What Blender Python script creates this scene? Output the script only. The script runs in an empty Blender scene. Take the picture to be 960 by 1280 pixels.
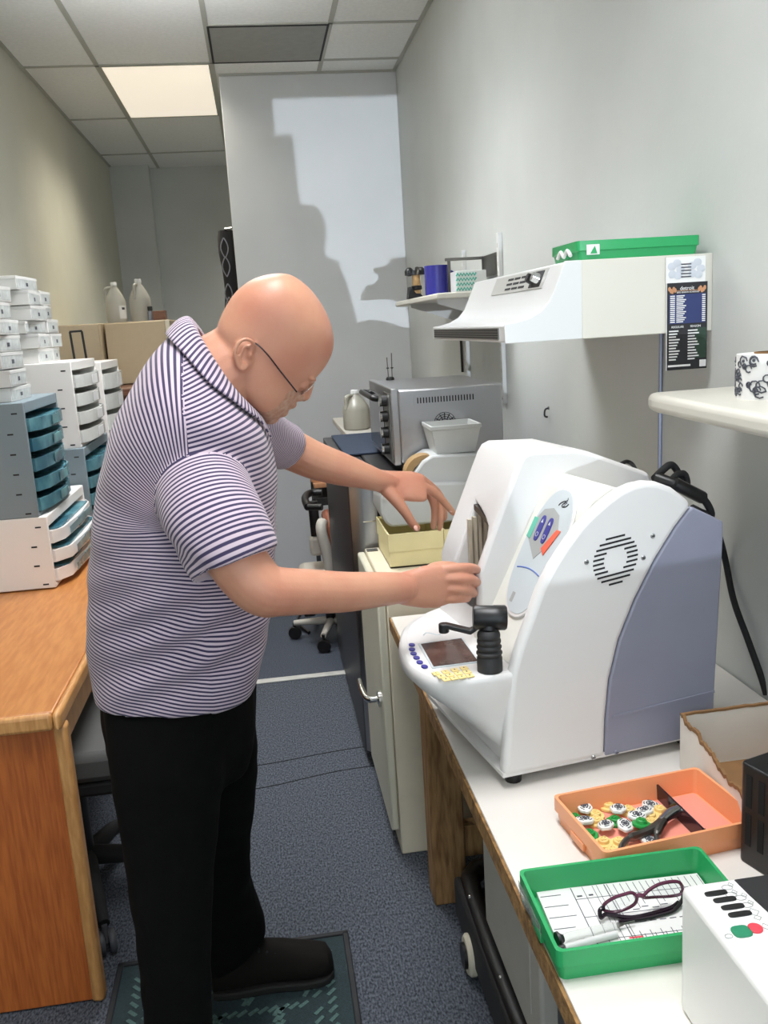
import bpy, bmesh, math, random
import numpy as np
from mathutils import Vector, Matrix, noise
from mathutils.bvhtree import BVHTree
from mathutils.interpolate import poly_3d_calc
random.seed(7)
scene = bpy.context.scene
col = scene.collection
PI = math.pi

# ---------------------------------------------------------------- camera
EYE = Vector((0, 0, 1.52)); FPX = 1120.8
_psi, _th, _ro = 0.12552675, 0.20628448, 0.06167994
_f = Vector((math.sin(_psi)*math.cos(_th), math.cos(_psi)*math.cos(_th), -math.sin(_th)))
_r = Vector((math.cos(_psi), -math.sin(_psi), 0)); _d = _f.cross(_r)
_r2 = _r*math.cos(_ro) + _d*math.sin(_ro); _d2 = _d*math.cos(_ro) - _r*math.sin(_ro)
cam = bpy.data.cameras.new('camera'); camo = bpy.data.objects.new('camera', cam); col.objects.link(camo)
cam.sensor_fit = 'VERTICAL'; cam.sensor_height = 24.0; cam.sensor_width = 18.0
cam.lens = 24.0*FPX/1280; cam.clip_start = 0.02; cam.clip_end = 60
camo.matrix_world = Matrix(((_r2.x, -_d2.x, -_f.x, EYE.x), (_r2.y, -_d2.y, -_f.y, EYE.y), (_r2.z, -_d2.z, -_f.z, EYE.z), (0, 0, 0, 1)))
scene.camera = camo
def ray(px, py):
    return _r2*((px-480)/FPX) + _d2*((py-640)/FPX) + _f
def at(px, py, Y):                      # the point at depth Y seen at a pixel
    d = ray(px, py); return EYE + d*(Y/d.y)
def atz(px, py, z):                     # ... at height z
    d = ray(px, py); return EYE + d*((z-EYE.z)/d.z)
def atx(px, py, X):
    d = ray(px, py); return EYE + d*(X/d.x)

# ---------------------------------------------------------------- world, sun, exposure
scene.view_settings.view_transform = 'Standard'; scene.view_settings.look = 'None'
scene.view_settings.gamma = 1.0; scene.view_settings.use_curve_mapping = False
scene.view_settings.exposure = 0.80
w = bpy.data.worlds.new('sky'); scene.world = w; w.use_nodes = True
w.node_tree.nodes['Background'].inputs[0].default_value = (0.80, 0.90, 1.0, 1)
w.node_tree.nodes['Background'].inputs[1].default_value = 2.4
sun = bpy.data.lights.new('sun', 'SUN'); suno = bpy.data.objects.new('sun', sun); col.objects.link(suno)
sun.energy = 0.66; sun.angle = 0.003; sun.color = (0.82, 0.91, 1.0)
suno.rotation_mode = 'QUATERNION'       # low light thrown in through the shop window behind the camera
suno.rotation_quaternion = Vector((0.05, 1, 0.066)).to_track_quat('-Z', 'Y')
suno.location = (0, -4, 1)
def ceiling_area_light(x, y, sx, sy, power, color, spread=2.15):  # ceiling panels, plus unseen fills added to brighten the room
    l = bpy.data.lights.new('ceiling_area_light', 'AREA'); o = bpy.data.objects.new('ceiling_area_light', l); col.objects.link(o)
    l.shape = 'RECTANGLE'; l.size = sx; l.size_y = sy; l.energy = power; l.color = color; l.spread = spread
    o.location = (x, y, 2.945)
ceiling_area_light(0.1, 1.1, 0.55, 1.15, 13, (0.98, 0.98, 1.0))
ceiling_area_light(-0.12, 3.3, 0.50, 1.10, 13, (0.98, 0.98, 1.0))
ceiling_area_light(0.1, -1.3, 0.55, 1.15, 8, (1.0, 0.99, 0.98))  # unseen lamp behind the camera, added as fill
ceiling_area_light(-0.43, 5.94, 0.54, 1.17, 10, (1.0, 0.93, 0.78))
ceiling_area_light(0.45, 7.2, 0.54, 1.17, 7, (1.0, 0.97, 0.93))  # hidden lamp added to brighten the alcove's back wall
def ceiling_fill(x, y, z, sx, sy, power):                     # unseen fill light, added only to brighten the ceiling
    ceiling_area_light(x, y, sx, sy, power, (0.97, 0.98, 1.0), 1.6); o = bpy.data.objects[[o.name for o in col.objects if o.type == 'LIGHT'][-1]]
    o.location.z = z; o.rotation_euler = (PI-.62, 0, 0)
ceiling_fill(-0.25, 3.1, 2.56, 0.6, 0.25, 16)
scene.cycles.max_bounces = 8; scene.cycles.diffuse_bounces = 5; scene.cycles.use_denoising = True

# ---------------------------------------------------------------- materials
def lin(c):
    c = c/255.0
    return c/12.92 if c <= 0.04045 else ((c+0.055)/1.055)**2.4
def rgb(r, g, b): return (lin(r), lin(g), lin(b), 1)
def mat(name, c, rough=0.5, metal=0.0, var=0.0, scale=20.0, bump=0.0, bscale=200.0, c2=None, stretch=(1, 1, 1), **kw):
    m = bpy.data.materials.new(name); m.use_nodes = True
    nt = m.node_tree; b = nt.nodes['Principled BSDF']
    b.inputs['Base Color'].default_value = rgb(*c); b.inputs['Roughness'].default_value = rough; b.inputs['Metallic'].default_value = metal
    for k, v in kw.items(): b.inputs[k.replace('_', ' ')].default_value = v
    tc = None
    def coords():
        nonlocal tc
        if tc is None:
            t = nt.nodes.new('ShaderNodeTexCoord'); tc = nt.nodes.new('ShaderNodeMapping')
            tc.inputs['Scale'].default_value = stretch
            nt.links.new(t.outputs['Object'], tc.inputs[0])
        return tc.outputs[0]
    if var > 0 or c2:
        n = nt.nodes.new('ShaderNodeTexNoise'); n.inputs['Scale'].default_value = scale; n.inputs['Detail'].default_value = 6
        nt.links.new(coords(), n.inputs['Vector'])
        r = nt.nodes.new('ShaderNodeValToRGB')
        r.color_ramp.elements[0].position = 0.35; r.color_ramp.elements[1].position = 0.65
        if c2: a1, a2 = rgb(*c), rgb(*c2)
        else:
            a1 = rgb(*[max(0, k*(1-var)) for k in c]); a2 = rgb(*[min(255, k*(1+var)) for k in c])
        r.color_ramp.elements[0].color = a1; r.color_ramp.elements[1].color = a2
        nt.links.new(n.outputs['Fac'], r.inputs[0]); nt.links.new(r.outputs[0], b.inputs['Base Color'])
    if bump > 0:
        n2 = nt.nodes.new('ShaderNodeTexNoise'); n2.inputs['Scale'].default_value = bscale; n2.inputs['Detail'].default_value = 3
        nt.links.new(coords(), n2.inputs['Vector'])
        bp = nt.nodes.new('ShaderNodeBump'); bp.inputs['Strength'].default_value = bump; bp.inputs['Distance'].default_value = 0.004
        nt.links.new(n2.outputs['Fac'], bp.inputs['Height']); nt.links.new(bp.outputs[0], b.inputs['Normal'])
    return m
MT = dict(
    wall=mat('wall_paint', (199, 202, 199), 0.55, var=0.012, scale=3, bump=0.08, bscale=90),
    wall_warm=mat('wall_paint_warm', (194, 193, 179), 0.6, var=0.012, scale=3, bump=0.08, bscale=90),
    partition=mat('partition_paint', (220, 222, 224), 0.45, var=0.01, scale=3),
    ceil=mat('ceiling_tile', (236, 238, 237), 0.9, var=0.015, scale=60, bump=0.3, bscale=300),
    grid=mat('ceiling_grid', (176, 177, 170), 0.6),
    vent=mat('ceiling_vent_grey', (146, 147, 142), 0.6, var=0.02),
    carpet=mat('blue_grey_carpet', (36, 42, 52), 0.97, c2=(100, 106, 116), scale=210, bump=0.8, bscale=700, stretch=(1, 0.5, 1)),
    carpet_far=mat('dark_blue_carpet', (38, 44, 56), 0.97, c2=(88, 96, 108), scale=210, bump=0.6, bscale=700),
    strip=mat('pale_strip', (182, 182, 176), 0.6, var=0.05),
    mat_base=mat('teal_mat', (33, 50, 54), 0.9, var=0.10, scale=200, bump=0.5, bscale=500),
    mat_mark=mat('teal_mat_mark', (72, 98, 94), 0.9, var=0.1, scale=200),
    mat_edge=mat('black_rubber', (22, 24, 28), 0.7),
    oak=mat('oak_top', (192, 130, 72), 0.35, c2=(174, 110, 56), scale=14, stretch=(6, 0.8, 1)),
    oak_edge=mat('oak_edge', (205, 152, 94), 0.35, c2=(184, 130, 74), scale=20, stretch=(6, 1, 1)),
    oak_side=mat('oak_side', (184, 102, 44), 0.45, c2=(156, 80, 32), scale=26, stretch=(7, 7, 0.4)),
    brown_wood=mat('brown_wood', (124, 84, 62), 0.5, c2=(96, 60, 42), scale=12, stretch=(1, 6, 6)),
    post=mat('rough_timber', (168, 130, 84), 0.8, c2=(118, 84, 50), scale=18, stretch=(4, 4, 0.6), bump=0.5, bscale=60),
    board_edge=mat('particle_board', (160, 122, 74), 0.85, c2=(106, 76, 42), scale=60, bump=0.5, bscale=150),
    laminate=mat('white_laminate', (222, 217, 210), 0.35, var=0.012, scale=5),
    white=mat('white_plastic', (208, 209, 208), 0.32),
    white_warm=mat('cream_white_plastic', (206, 203, 192), 0.35),
    machine=mat('machine_white', (220, 218, 216), 0.33, var=0.006, scale=4),
    machine_in=mat('machine_offwhite', (222, 221, 212), 0.4),
    machine_grey=mat('machine_grey', (134, 136, 152), 0.38, var=0.02, scale=6),
    panel_face=mat('control_overlay', (194, 202, 205), 0.3),
    grey_pad=mat('pad_grey', (164, 166, 164), 0.4),
    teal_key=mat('key_teal', (98, 186, 160), 0.4), red_key=mat('key_red', (226, 100, 74), 0.4),
    blue_key=mat('key_blue', (52, 50, 138), 0.35), yellow_key=mat('key_yellow', (240, 216, 146), 0.45),
    line_blue=mat('line_blue', (70, 104, 190), 0.4),
    plate_grey=mat('plate_grey', (178, 178, 174), 0.4), seat_grey=mat('seat_grey', (84, 84, 82), 0.8), slot_black=mat('slot_black', (3, 3, 3), 0.9),
    dark=mat('dark_slot', (24, 24, 26), 0.7), black=mat('black_plastic', (16, 16, 17), 0.4),
    black_matte=mat('black_matte', (24, 24, 25), 0.75), rubber=mat('bellows_rubber', (38, 38, 39), 0.6),
    screen=mat('dead_screen', (66, 48, 44), 0.12, c2=(92, 72, 66), scale=30),
    steel=mat('brushed_steel', (176, 176, 178), 0.32, 1.0, bump=0.05, bscale=300, stretch=(1, 1, 14)),
    steel_dark=mat('dark_steel', (120, 118, 114), 0.35, 1.0), chrome=mat('chrome', (215, 215, 215), 0.12, 1.0),
    plates=mat('brass_grey_plate', (196, 186, 166), 0.35, 0.2),
    glass_dark=mat('oven_glass', (60, 60, 62), 0.08),
    beige=mat('beige_enamel', (222, 213, 190), 0.4, var=0.01), beige_door=mat('cabinet_door_cream', (206, 203, 184), 0.4),
    beige_door2=mat('beige_door_back', (186, 168, 138), 0.5, var=0.01), beige_face=mat('beige_face_back', (182, 166, 140), 0.5),
    yellow_box=mat('yellow_card', (226, 215, 166), 0.6, var=0.01), 
    grinder=mat('light_grey_plastic', (200, 203, 203), 0.38), grey_bin=mat('bin_grey', (194, 196, 194), 0.5), tan=mat('tan_wheel', (168, 136, 92), 0.5),
    fridge=mat('charcoal_enamel', (48, 49, 52), 0.35), fridge_top=mat('black_top', (30, 30, 33), 0.4),
    navy=mat('navy_cloth', (30, 44, 64), 0.8),
    org_grey=mat('organizer_grey', (126, 140, 147), 0.5), tester_white=mat('tester_white', (232, 231, 228), 0.35), org_white=mat('organizer_white', (238, 234, 230), 0.45),
    drawer_teal=mat('drawer_teal', (96, 148, 158), 0.25, c2=(40, 92, 110), scale=9), drawer_white=mat('drawer_clear', (214, 216, 212), 0.25, var=0.03, scale=12),
    drawer_dark=mat('drawer_contents', (70, 84, 100), 0.4, c2=(104, 156, 160), scale=10),
    teal=mat('teal_plastic', (110, 190, 190), 0.4),
    carton=mat('white_carton', (218, 217, 214), 0.6, var=0.01), carton_side=mat('carton_end', (188, 192, 190), 0.6, var=0.06, scale=40),
    green=mat('green_tray', (42, 156, 92), 0.32), orange=mat('orange_tray', (240, 160, 112), 0.38), orange_in=mat('orange_tray_floor', (240, 152, 134), 0.45),
    cardboard=mat('cardboard_brown', (132, 98, 62), 0.85, var=0.06), box_white=mat('box_white', (222, 216, 206), 0.6, var=0.01),
    paper=mat('paper', (222, 221, 219), 0.7), ink=mat('ink', (74, 76, 84), 0.7), ink_black=mat('ink_black', (26, 26, 30), 0.6),
    card_blue=mat('card_blue', (36, 48, 98), 0.5), card_green=mat('card_green', (34, 58, 44), 0.5), card_art=mat('card_art', (190, 194, 202), 0.6),
    mug_blue=mat('mug_blue', (44, 44, 132), 0.15), teal_print=mat('teal_print', (44, 160, 140), 0.5),
    frame_purple=mat('purple_acetate', (92, 44, 66), 0.15), frame_dark=mat('dark_acetate', (34, 22, 32), 0.15),
    clear=mat('clear_lens', (246, 248, 248), 0.02, Transmission_Weight=0.97, IOR=1.12),
    block_yellow=mat('block_yellow', (238, 208, 134), 0.45), block_green=mat('block_green', (40, 150, 70), 0.4), block_white=mat('block_white', (224, 226, 222), 0.4),
    jug=mat('milky_jug', (196, 194, 186), 0.3, Transmission_Weight=0.4, IOR=1.2), jug_liquid=mat('jug_grey', (160, 158, 146), 0.3), label=mat('label_white', (226, 226, 226), 0.6),
    film=mat('clear_film', (240, 242, 240), 0.2, Transmission_Weight=0.85, IOR=1.1),
    trousers=mat('black_cloth', (6, 6, 5), 0.98, Specular_IOR_Level=0.15, var=0.1, scale=60, bump=0.15, bscale=250),
    shoe=mat('shoe_leather', (20, 17, 14), 0.85, Specular_IOR_Level=0.2, bump=0.1, bscale=150), shoe_sole=mat('shoe_sole', (22, 21, 20), 0.8),
    chair_brown=mat('brown_vinyl', (142, 84, 62), 0.5), frame_beige=mat('pale_frame', (186, 182, 172), 0.5),
    wood_light=mat('light_board', (184, 132, 94), 0.6, var=0.05), red_print=mat('red_print', (216, 72, 84), 0.5),
    cabinet_grey=mat('grey_case', (188, 184, 176), 0.5, var=0.01), pipe=mat('dark_grey_pipe', (84, 86, 88), 0.45),
    cord_white=mat('conduit_blue_grey', (150, 156, 176), 0.3, 0.5),
    green_btn=mat('btn_green', (36, 128, 92), 0.4), red_btn=mat('btn_red', (214, 64, 78), 0.4),
    shade_black=mat('black_fabric', (22, 22, 26), 0.8), thread_grey=mat('grey_thread', (120, 122, 132), 0.7),
    caster=mat('caster_grey', (70, 72, 76), 0.5), white_wheel=mat('cream_wheel', (214, 206, 186), 0.5),
)
def skin_mat():
    m = mat('skin', (200, 147, 119), 0.44, c2=(190, 128, 104), scale=9, bump=0.06, bscale=260)
    b = m.node_tree.nodes['Principled BSDF']
    b.inputs['Subsurface Weight'].default_value = 0.12; b.inputs['Subsurface Radius'].default_value = (0.012, 0.005, 0.003)
    b.inputs['Specular IOR Level'].default_value = 0.5
    return m
MT['skin'] = skin_mat()
MT['nail'] = mat('nail', (226, 176, 158), 0.25)
MT['beard'] = mat('grey_stubble', (192, 156, 134), 0.8, c2=(178, 128, 104), scale=120)
def stripe_mat():
    m = bpy.data.materials.new('striped_polo_cloth'); m.use_nodes = True; nt = m.node_tree; b = nt.nodes['Principled BSDF']
    uv = nt.nodes.new('ShaderNodeUVMap'); uv.uv_map = 'UVMap'
    sep = nt.nodes.new('ShaderNodeSeparateXYZ'); nt.links.new(uv.outputs[0], sep.inputs[0])
    mul = nt.nodes.new('ShaderNodeMath'); mul.operation = 'MULTIPLY'; mul.inputs[1].default_value = 1/0.0070
    nt.links.new(sep.outputs[1], mul.inputs[0])
    fr = nt.nodes.new('ShaderNodeMath'); fr.operation = 'FRACT'; nt.links.new(mul.outputs[0], fr.inputs[0])
    r = nt.nodes.new('ShaderNodeValToRGB'); e = r.color_ramp.elements
    e[0].position = 0.0; e[0].color = rgb(194, 176, 188); e[1].position = 0.45; e[1].color = rgb(198, 180, 190)
    k = e.new(0.53); k.color = rgb(54, 44, 80); k = e.new(0.92); k.color = rgb(48, 40, 74); k = e.new(1.0); k.color = rgb(194, 176, 188)
    nt.links.new(fr.outputs[0], r.inputs[0]); nt.links.new(r.outputs[0], b.inputs['Base Color'])
    b.inputs['Roughness'].default_value = 0.8; b.inputs['Sheen Weight'].default_value = 0.15
    return m
MT['stripe'] = stripe_mat()

# ---------------------------------------------------------------- builders
ROOTM = {}
def root_matrix(o):
    while o.parent is not None: o = o.parent
    return ROOTM.get(o.name, Matrix.Identity(4))
class MB:
    def __init__(s): s.v = []; s.f = []; s.m = []; s.cur = 0
    def add(s, verts, faces):
        b = len(s.v); s.v += [Vector(p) for p in verts]; s.f += [[i+b for i in f] for f in faces]; s.m += [s.cur]*len(faces); return s
    def box(s, x0, x1, y0, y1, z0, z1, M=None):
        p = [Vector(q) for q in ((x0,y0,z0),(x1,y0,z0),(x1,y1,z0),(x0,y1,z0),(x0,y0,z1),(x1,y0,z1),(x1,y1,z1),(x0,y1,z1))]
        if M: p = [M @ q for q in p]
        return s.add(p, [(0,3,2,1),(4,5,6,7),(0,1,5,4),(1,2,6,5),(2,3,7,6),(3,0,4,7)])
    def loft(s, rings, cap0=True, cap1=True, closed=True):
        n = len(rings[0]); b = []
        for r in rings: b += [Vector(p) for p in r]
        f = []
        for i in range(len(rings)-1):
            for j in range(n if closed else n-1):
                k = (j+1) % n; f.append((i*n+j, i*n+k, (i+1)*n+k, (i+1)*n+j))
        if cap0: f.append(tuple(range(n))[::-1])
        if cap1: f.append(tuple((len(rings)-1)*n+j for j in range(n)))
        return s.add(b, f)
    def prism(s, poly, a, b, axis='y', M=None):         # polygon in the plane across axis, swept from a to b
        def p3(q, t): return {'y': (q[0], t, q[1]), 'z': (q[0], q[1], t), 'x': (t, q[0], q[1])}[axis]
        R = [[Vector(p3(q, t)) for q in poly] for t in (a, b)]
        if M: R = [[M @ p for p in r] for r in R]
        return s.loft(R)
    def tube(s, pts, r, n=10, cap=True):
        pts = [Vector(p) for p in pts]; rr = list(r) if isinstance(r, (list, tuple)) else [r]*len(pts)
        if len(rr) != len(pts): rr = [float(q) for q in np.interp(np.linspace(0, 1, len(pts)), np.linspace(0, 1, len(rr)), rr)]
        rings = []; up = None
        for i, p in enumerate(pts):
            t = (pts[min(i+1, len(pts)-1)] - pts[max(i-1, 0)]).normalized()
            if up is None: up = Vector((0, 0, 1)) if abs(t.z) < 0.9 else Vector((1, 0, 0))
            a = (up - t*up.dot(t)).normalized(); up = a; c = t.cross(a)
            rings.append([p + a*math.cos(2*PI*k/n)*rr[i] + c*math.sin(2*PI*k/n)*rr[i] for k in range(n)])
        return s.loft(rings, cap, cap)
    def lathe(s, prof, c=(0, 0, 0), n=24, M=None):
        c = Vector(c); rings = []
        for r, z in prof:
            ring = [Vector((r*math.cos(2*PI*k/n), r*math.sin(2*PI*k/n), z)) for k in range(n)]
            rings.append([(M @ p if M else p) + c for p in ring])
        hole = len(prof) > 2 and abs(prof[0][0]-prof[-1][0]) < 1e-6 and abs(prof[0][1]-prof[-1][1]) < 1e-6
        return s.loft(rings, not hole, not hole)
    def ball(s, c, r, n=16, M=None):
        r = r if isinstance(r, (tuple, list)) else (r, r, r); c = Vector(c); rings = []
        for i in range(1, n):
            a = PI*i/n; ring = [Vector((r[0]*math.sin(a)*math.cos(2*PI*k/n), r[1]*math.sin(a)*math.sin(2*PI*k/n), -r[2]*math.cos(a))) for k in range(n)]
            rings.append([(M @ p if M else p) + c for p in ring])
        return s.loft(rings)
    def quad(s, a, b, c, d): return s.add([a, b, c, d], [(0, 1, 2, 3)])
    def build(s, name, mats, parent=None, world=False, bevel=0, seg=2, smooth=None, M=None, thick=0):
        me = bpy.data.meshes.new(name)
        inv = root_matrix(parent).inverted() if (world and parent is not None) else None
        vv = [M @ p for p in s.v] if M else s.v
        if inv is not None: vv = [inv @ p for p in vv]
        me.from_pydata([tuple(p) for p in vv], [], s.f)
        mats = mats if isinstance(mats, (list, tuple)) else [mats]
        for q in mats: me.materials.append(MT[q] if isinstance(q, str) else q)
        me.polygons.foreach_set('material_index', s.m)
        b = bmesh.new(); b.from_mesh(me); bmesh.ops.recalc_face_normals(b, faces=b.faces); b.to_mesh(me); b.free()
        if smooth is None: smooth = 40
        if smooth:
            me.polygons.foreach_set('use_smooth', [True]*len(me.polygons)); me.set_sharp_from_angle(angle=math.radians(smooth))
        me.update()
        o = bpy.data.objects.new(name, me); col.objects.link(o)
        if parent is not None: o.parent = parent
        if thick:
            md = o.modifiers.new('thickness', 'SOLIDIFY'); md.thickness = thick; md.offset = 0
        if bevel:
            md = o.modifiers.new('edge', 'BEVEL'); md.width = bevel; md.segments = seg; md.limit_method = 'ANGLE'; md.angle_limit = math.radians(35)
        return o
def tag(o, label, cat, group=None, kind=None):
    o['label'] = label; o['category'] = cat
    if group: o['group'] = group
    if kind: o['kind'] = kind
    return o
def thing(name, label, cat, loc=(0, 0, 0), rz=0, group=None):
    o = bpy.data.objects.new(name, None); col.objects.link(o); o.empty_display_size = 0.05
    o.location = loc; o.rotation_euler = (0, 0, rz)
    ROOTM[o.name] = Matrix.Translation(Vector(loc)) @ Matrix.Rotation(rz, 4, 'Z')
    return tag(o, label, cat, group)
def struct(o): o['kind'] = 'structure'; return o
def kids(o): return [c for c in bpy.data.objects if c.parent == o]
def dup(o, loc=None, rz=None, label=None, parent=None):
    c = o.copy(); col.objects.link(c)
    if parent is not None: c.parent = parent
    if loc is not None: c.location = loc
    if rz is not None: c.rotation_euler = (0, 0, rz)
    if label: c['label'] = label
    for k in kids(o): dup(k, parent=c)
    return c
def text(name, body, size, m, parent, loc, rot=None, M=None, align='LEFT', ext=0.0003, width=None):
    cu = bpy.data.curves.new(name, 'FONT'); cu.body = body; cu.size = size; cu.extrude = ext; cu.align_x = align
    tmp = bpy.data.objects.new('lettering_tmp', cu); col.objects.link(tmp); bpy.context.view_layer.update()
    me = bpy.data.meshes.new_from_object(tmp.evaluated_get(bpy.context.evaluated_depsgraph_get())); bpy.data.objects.remove(tmp)
    me.materials.clear(); me.materials.append(MT[m]); o = bpy.data.objects.new(name, me); col.objects.link(o); o.parent = parent
    if M is not None: o.matrix_local = M
    else:
        o.location = loc
        if rot: o.rotation_euler = rot
    return o
def eval_mesh(o):
    dg = bpy.context.evaluated_depsgraph_get(); dg.update()
    return bpy.data.meshes.new_from_object(o.evaluated_get(dg))
def cut(o, cutter_mb):                                   # take a cavity out of a mesh, then drop the cutter
    c = cutter_mb.build('cutter', 'dark', smooth=0); c.parent = o.parent
    md = o.modifiers.new('cut', 'BOOLEAN'); md.object = c; md.operation = 'DIFFERENCE'; md.solver = 'EXACT'
    bpy.context.view_layer.update(); me = eval_mesh(o); o.modifiers.clear(); old = o.data; o.data = me
    bpy.data.objects.remove(c); bpy.data.meshes.remove(old); return o
def remeshed(mb, voxel, it=6, fac=0.5):
    o = mb.build('shape', 'dark', smooth=0)
    md = o.modifiers.new('r', 'REMESH'); md.mode = 'VOXEL'; md.voxel_size = voxel
    if it:
        sm = o.modifiers.new('s', 'SMOOTH'); sm.factor = fac; sm.iterations = it
    bpy.context.view_layer.update(); me = eval_mesh(o); old = o.data; bpy.data.objects.remove(o); bpy.data.meshes.remove(old)
    me.polygons.foreach_set('use_smooth', [True]*len(me.polygons)); me.materials.clear(); return me
def from_mesh(name, me, m, parent, world=True):
    if world:
        me.transform(root_matrix(parent).inverted())
    me.materials.append(MT[m]); o = bpy.data.objects.new(name, me); col.objects.link(o); o.parent = parent; return o
def rot_to(d, up=Vector((0, 0, 1))):                     # matrix whose Z looks along d
    return d.normalized().to_track_quat('Z', 'Y').to_matrix().to_4x4()
def smooth_path(pts, n=6):
    pts = [Vector(p) for p in pts]; out = []
    for i in range(len(pts)-1):
        p0, p1, p2, p3 = pts[max(i-1, 0)], pts[i], pts[i+1], pts[min(i+2, len(pts)-1)]
        for k in range(n):
            t = k/n
            out.append(0.5*((2*p1)+(p2-p0)*t+(2*p0-5*p1+4*p2-p3)*t*t+(3*p1-p0-3*p2+p3)*t**3))
    out.append(pts[-1]); return out
def rrect(x0, x1, y0, y1, r, n=5):
    out = []
    for cx, cy, a0 in ((x1-r, y1-r, 0), (x0+r, y1-r, PI/2), (x0+r, y0+r, PI), (x1-r, y0+r, 1.5*PI)):
        for k in range(n+1): out.append((cx+r*math.cos(a0+PI/2*k/n), cy+r*math.sin(a0+PI/2*k/n)))
    return out
# ---------------------------------------------------------------- the room
XL, XR, ZC, YB = -1.124, 0.935, 2.97, 8.45
m = MB(); m.box(XL-.1, XR+.1, -4.3, 3.80, -.08, 0); m.cur = 1; m.box(XL-.1, XR+.1, 3.80, YB+.1, -.08, 0.0)
struct(m.build('floor', ['carpet', 'carpet_far'], smooth=0))
m = MB(); m.box(XL-.1, XR+.1, -4.3, YB+.1, ZC, ZC+.08); struct(m.build('ceiling', 'ceil', smooth=0))
m = MB(); m.box(XL-.1, XL, -4.3, YB+.1, 0, ZC); o = struct(m.build('wall_left', 'wall_warm', smooth=0)); c = MB(); c.box(XL-.3, XL+.2, -3.9, -1.0, .45, 2.6); cut(o, c)  # unseen side opening, added to let daylight up onto the ceiling
m = MB(); m.box(XR, XR+.1, -4.3, YB+.1, 0, ZC); o = struct(m.build('wall_right', 'wall', smooth=0)); c = MB(); c.box(XR-.2, XR+.3, -3.9, -1.0, .45, 2.6); cut(o, c)  # opening out of view, added for the same extra daylight
m = MB(); m.box(XL, XL+.24, -.98, -.80, 0, ZC); struct(m.build('sun_blocker', 'wall', smooth=0))  # added out of view to block grazing sun from the left opening
m = MB(); m.box(XL, XR, YB, YB+.1, 0, ZC); struct(m.build('wall_back', 'wall', smooth=0))
m = MB(); m.box(XL, -.80, 8.29, YB, 0, ZC); struct(m.build('wall_pier', 'wall', smooth=0))
m = MB(); m.box(-.09, XR, 5.59, 5.70, 0, ZC); struct(m.build('wall_partition', 'partition', smooth=0, bevel=0.004))
# unseen wall behind the camera, its stepped opening added to shape the sun patch
hole = [(x-.13, z-.172) for x, z in [(-.16, 2.355), (-.16, 2.155), (-.06, 2.155), (-.045, 1.765), (.05, 1.755), (.09, 1.68), (.10, 1.595), (.08, 1.50), (.09, 1.455), (.16, 1.425), (.20, 1.29), (.22, 1.205), (.26, 1.02), (.28, .895), (.76, .895), (.76, 2.355)]]
m = MB(); m.box(XL, XR, -4.28, -4.20, 0, ZC); wf = m.build('sun_mask_wall', 'wall', smooth=0)
c = MB(); c.prism(hole, -4.4, -4.1); cut(wf, c); struct(wf)
# dropped ceiling: grid bars, vent, light
n = 0
for x in (-.727, -.117, .483):
    n += 1; m = MB(); m.box(x-.012, x+.012, -4.2, 5.59 if x > 0 else YB, ZC-.005, ZC+.001); struct(m.build('trim_%d' % n, 'grid', smooth=0))
for y, x0, x1 in ((0.47, XL, XR), (1.69, XL, XR), (2.91, XL, XR), (4.13, XL, XR), (4.74, -.105, XR), (5.353, XL, XR), (6.57, XL, -.09), (7.79, XL, -.09)):
    n += 1; m = MB(); m.box(x0, x1, y-.012, y+.012, ZC-.005, ZC+.001); struct(m.build('trim_%d' % n, 'grid', smooth=0))
for x, y0, y1, in ((XL+.01, -1.6, YB), (XR-.01, -1.6, 5.59)):
    n += 1; m = MB(); m.box(x-.01, x+.01, y0, y1, ZC-.006, ZC+.001); struct(m.build('trim_%d' % n, 'grid', smooth=0))
n += 1; m = MB(); m.box(-.09, XR, 5.578, 5.592, ZC-.012, ZC+.001); struct(m.build('trim_%d' % n, 'grid', smooth=0))
t = thing('ceiling_vent', 'grey square return panel in the white ceiling by the partition', 'vent', (.183, 5.05, ZC))
m = MB(); m.box(-.285, .285, -.29, .29, -.006, 0); m.build('vent_panel', 'vent', t)
m = MB(); m.box(-.296, .296, -.303, -.29, -.008, 0); m.box(-.296, .296, .29, .303, -.008, 0); m.box(-.296, -.285, -.29, .29, -.008, 0); m.box(.285, .296, -.29, .29, -.008, 0)
m.build('frame', 'dark', t)
t = thing('ceiling_light', 'lit rectangular fluorescent panel in the dropped ceiling', 'light', (-.422, 5.962, ZC))
MT['glow'] = mat('lit_diffuser', (250, 240, 222), 0.5)
nt = MT['glow'].node_tree; b = nt.nodes['Principled BSDF']; b.inputs['Emission Color'].default_value = (1, .90, .76, 1); b.inputs['Emission Strength'].default_value = 0.38
m = MB(); m.box(-.285, .285, -.59, .59, -.004, 0); m.build('diffuser', 'glow', t)
m = MB(); m.box(-.296, .296, -.605, -.59, -.007, 0); m.box(-.296, .296, .59, .605, -.007, 0); m.box(-.296, -.285, -.59, .59, -.007, 0); m.box(.285, .296, -.59, .59, -.007, 0)
m.build('frame', 'grid', t)
m = MB(); m.box(-.35, .30, 3.77, 3.815, 0, .006); tag(m.build('threshold_strip', 'strip', bevel=.003), 'pale floor strip where the grey carpet meets the darker one', 'floor strip')
m = MB()
for yy, a in ((3.02, .012), (2.86, .02)):
    P = [Vector((x, yy + a*math.sin(x*9) + .12*max(0, x+.1)**1.5, -.0012)) for x in np.linspace(-.35, .28, 16)]
    m.tube(P, .003, 6)
struct(m.build('trim_carpet_seam', 'slot_black'))

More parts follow.
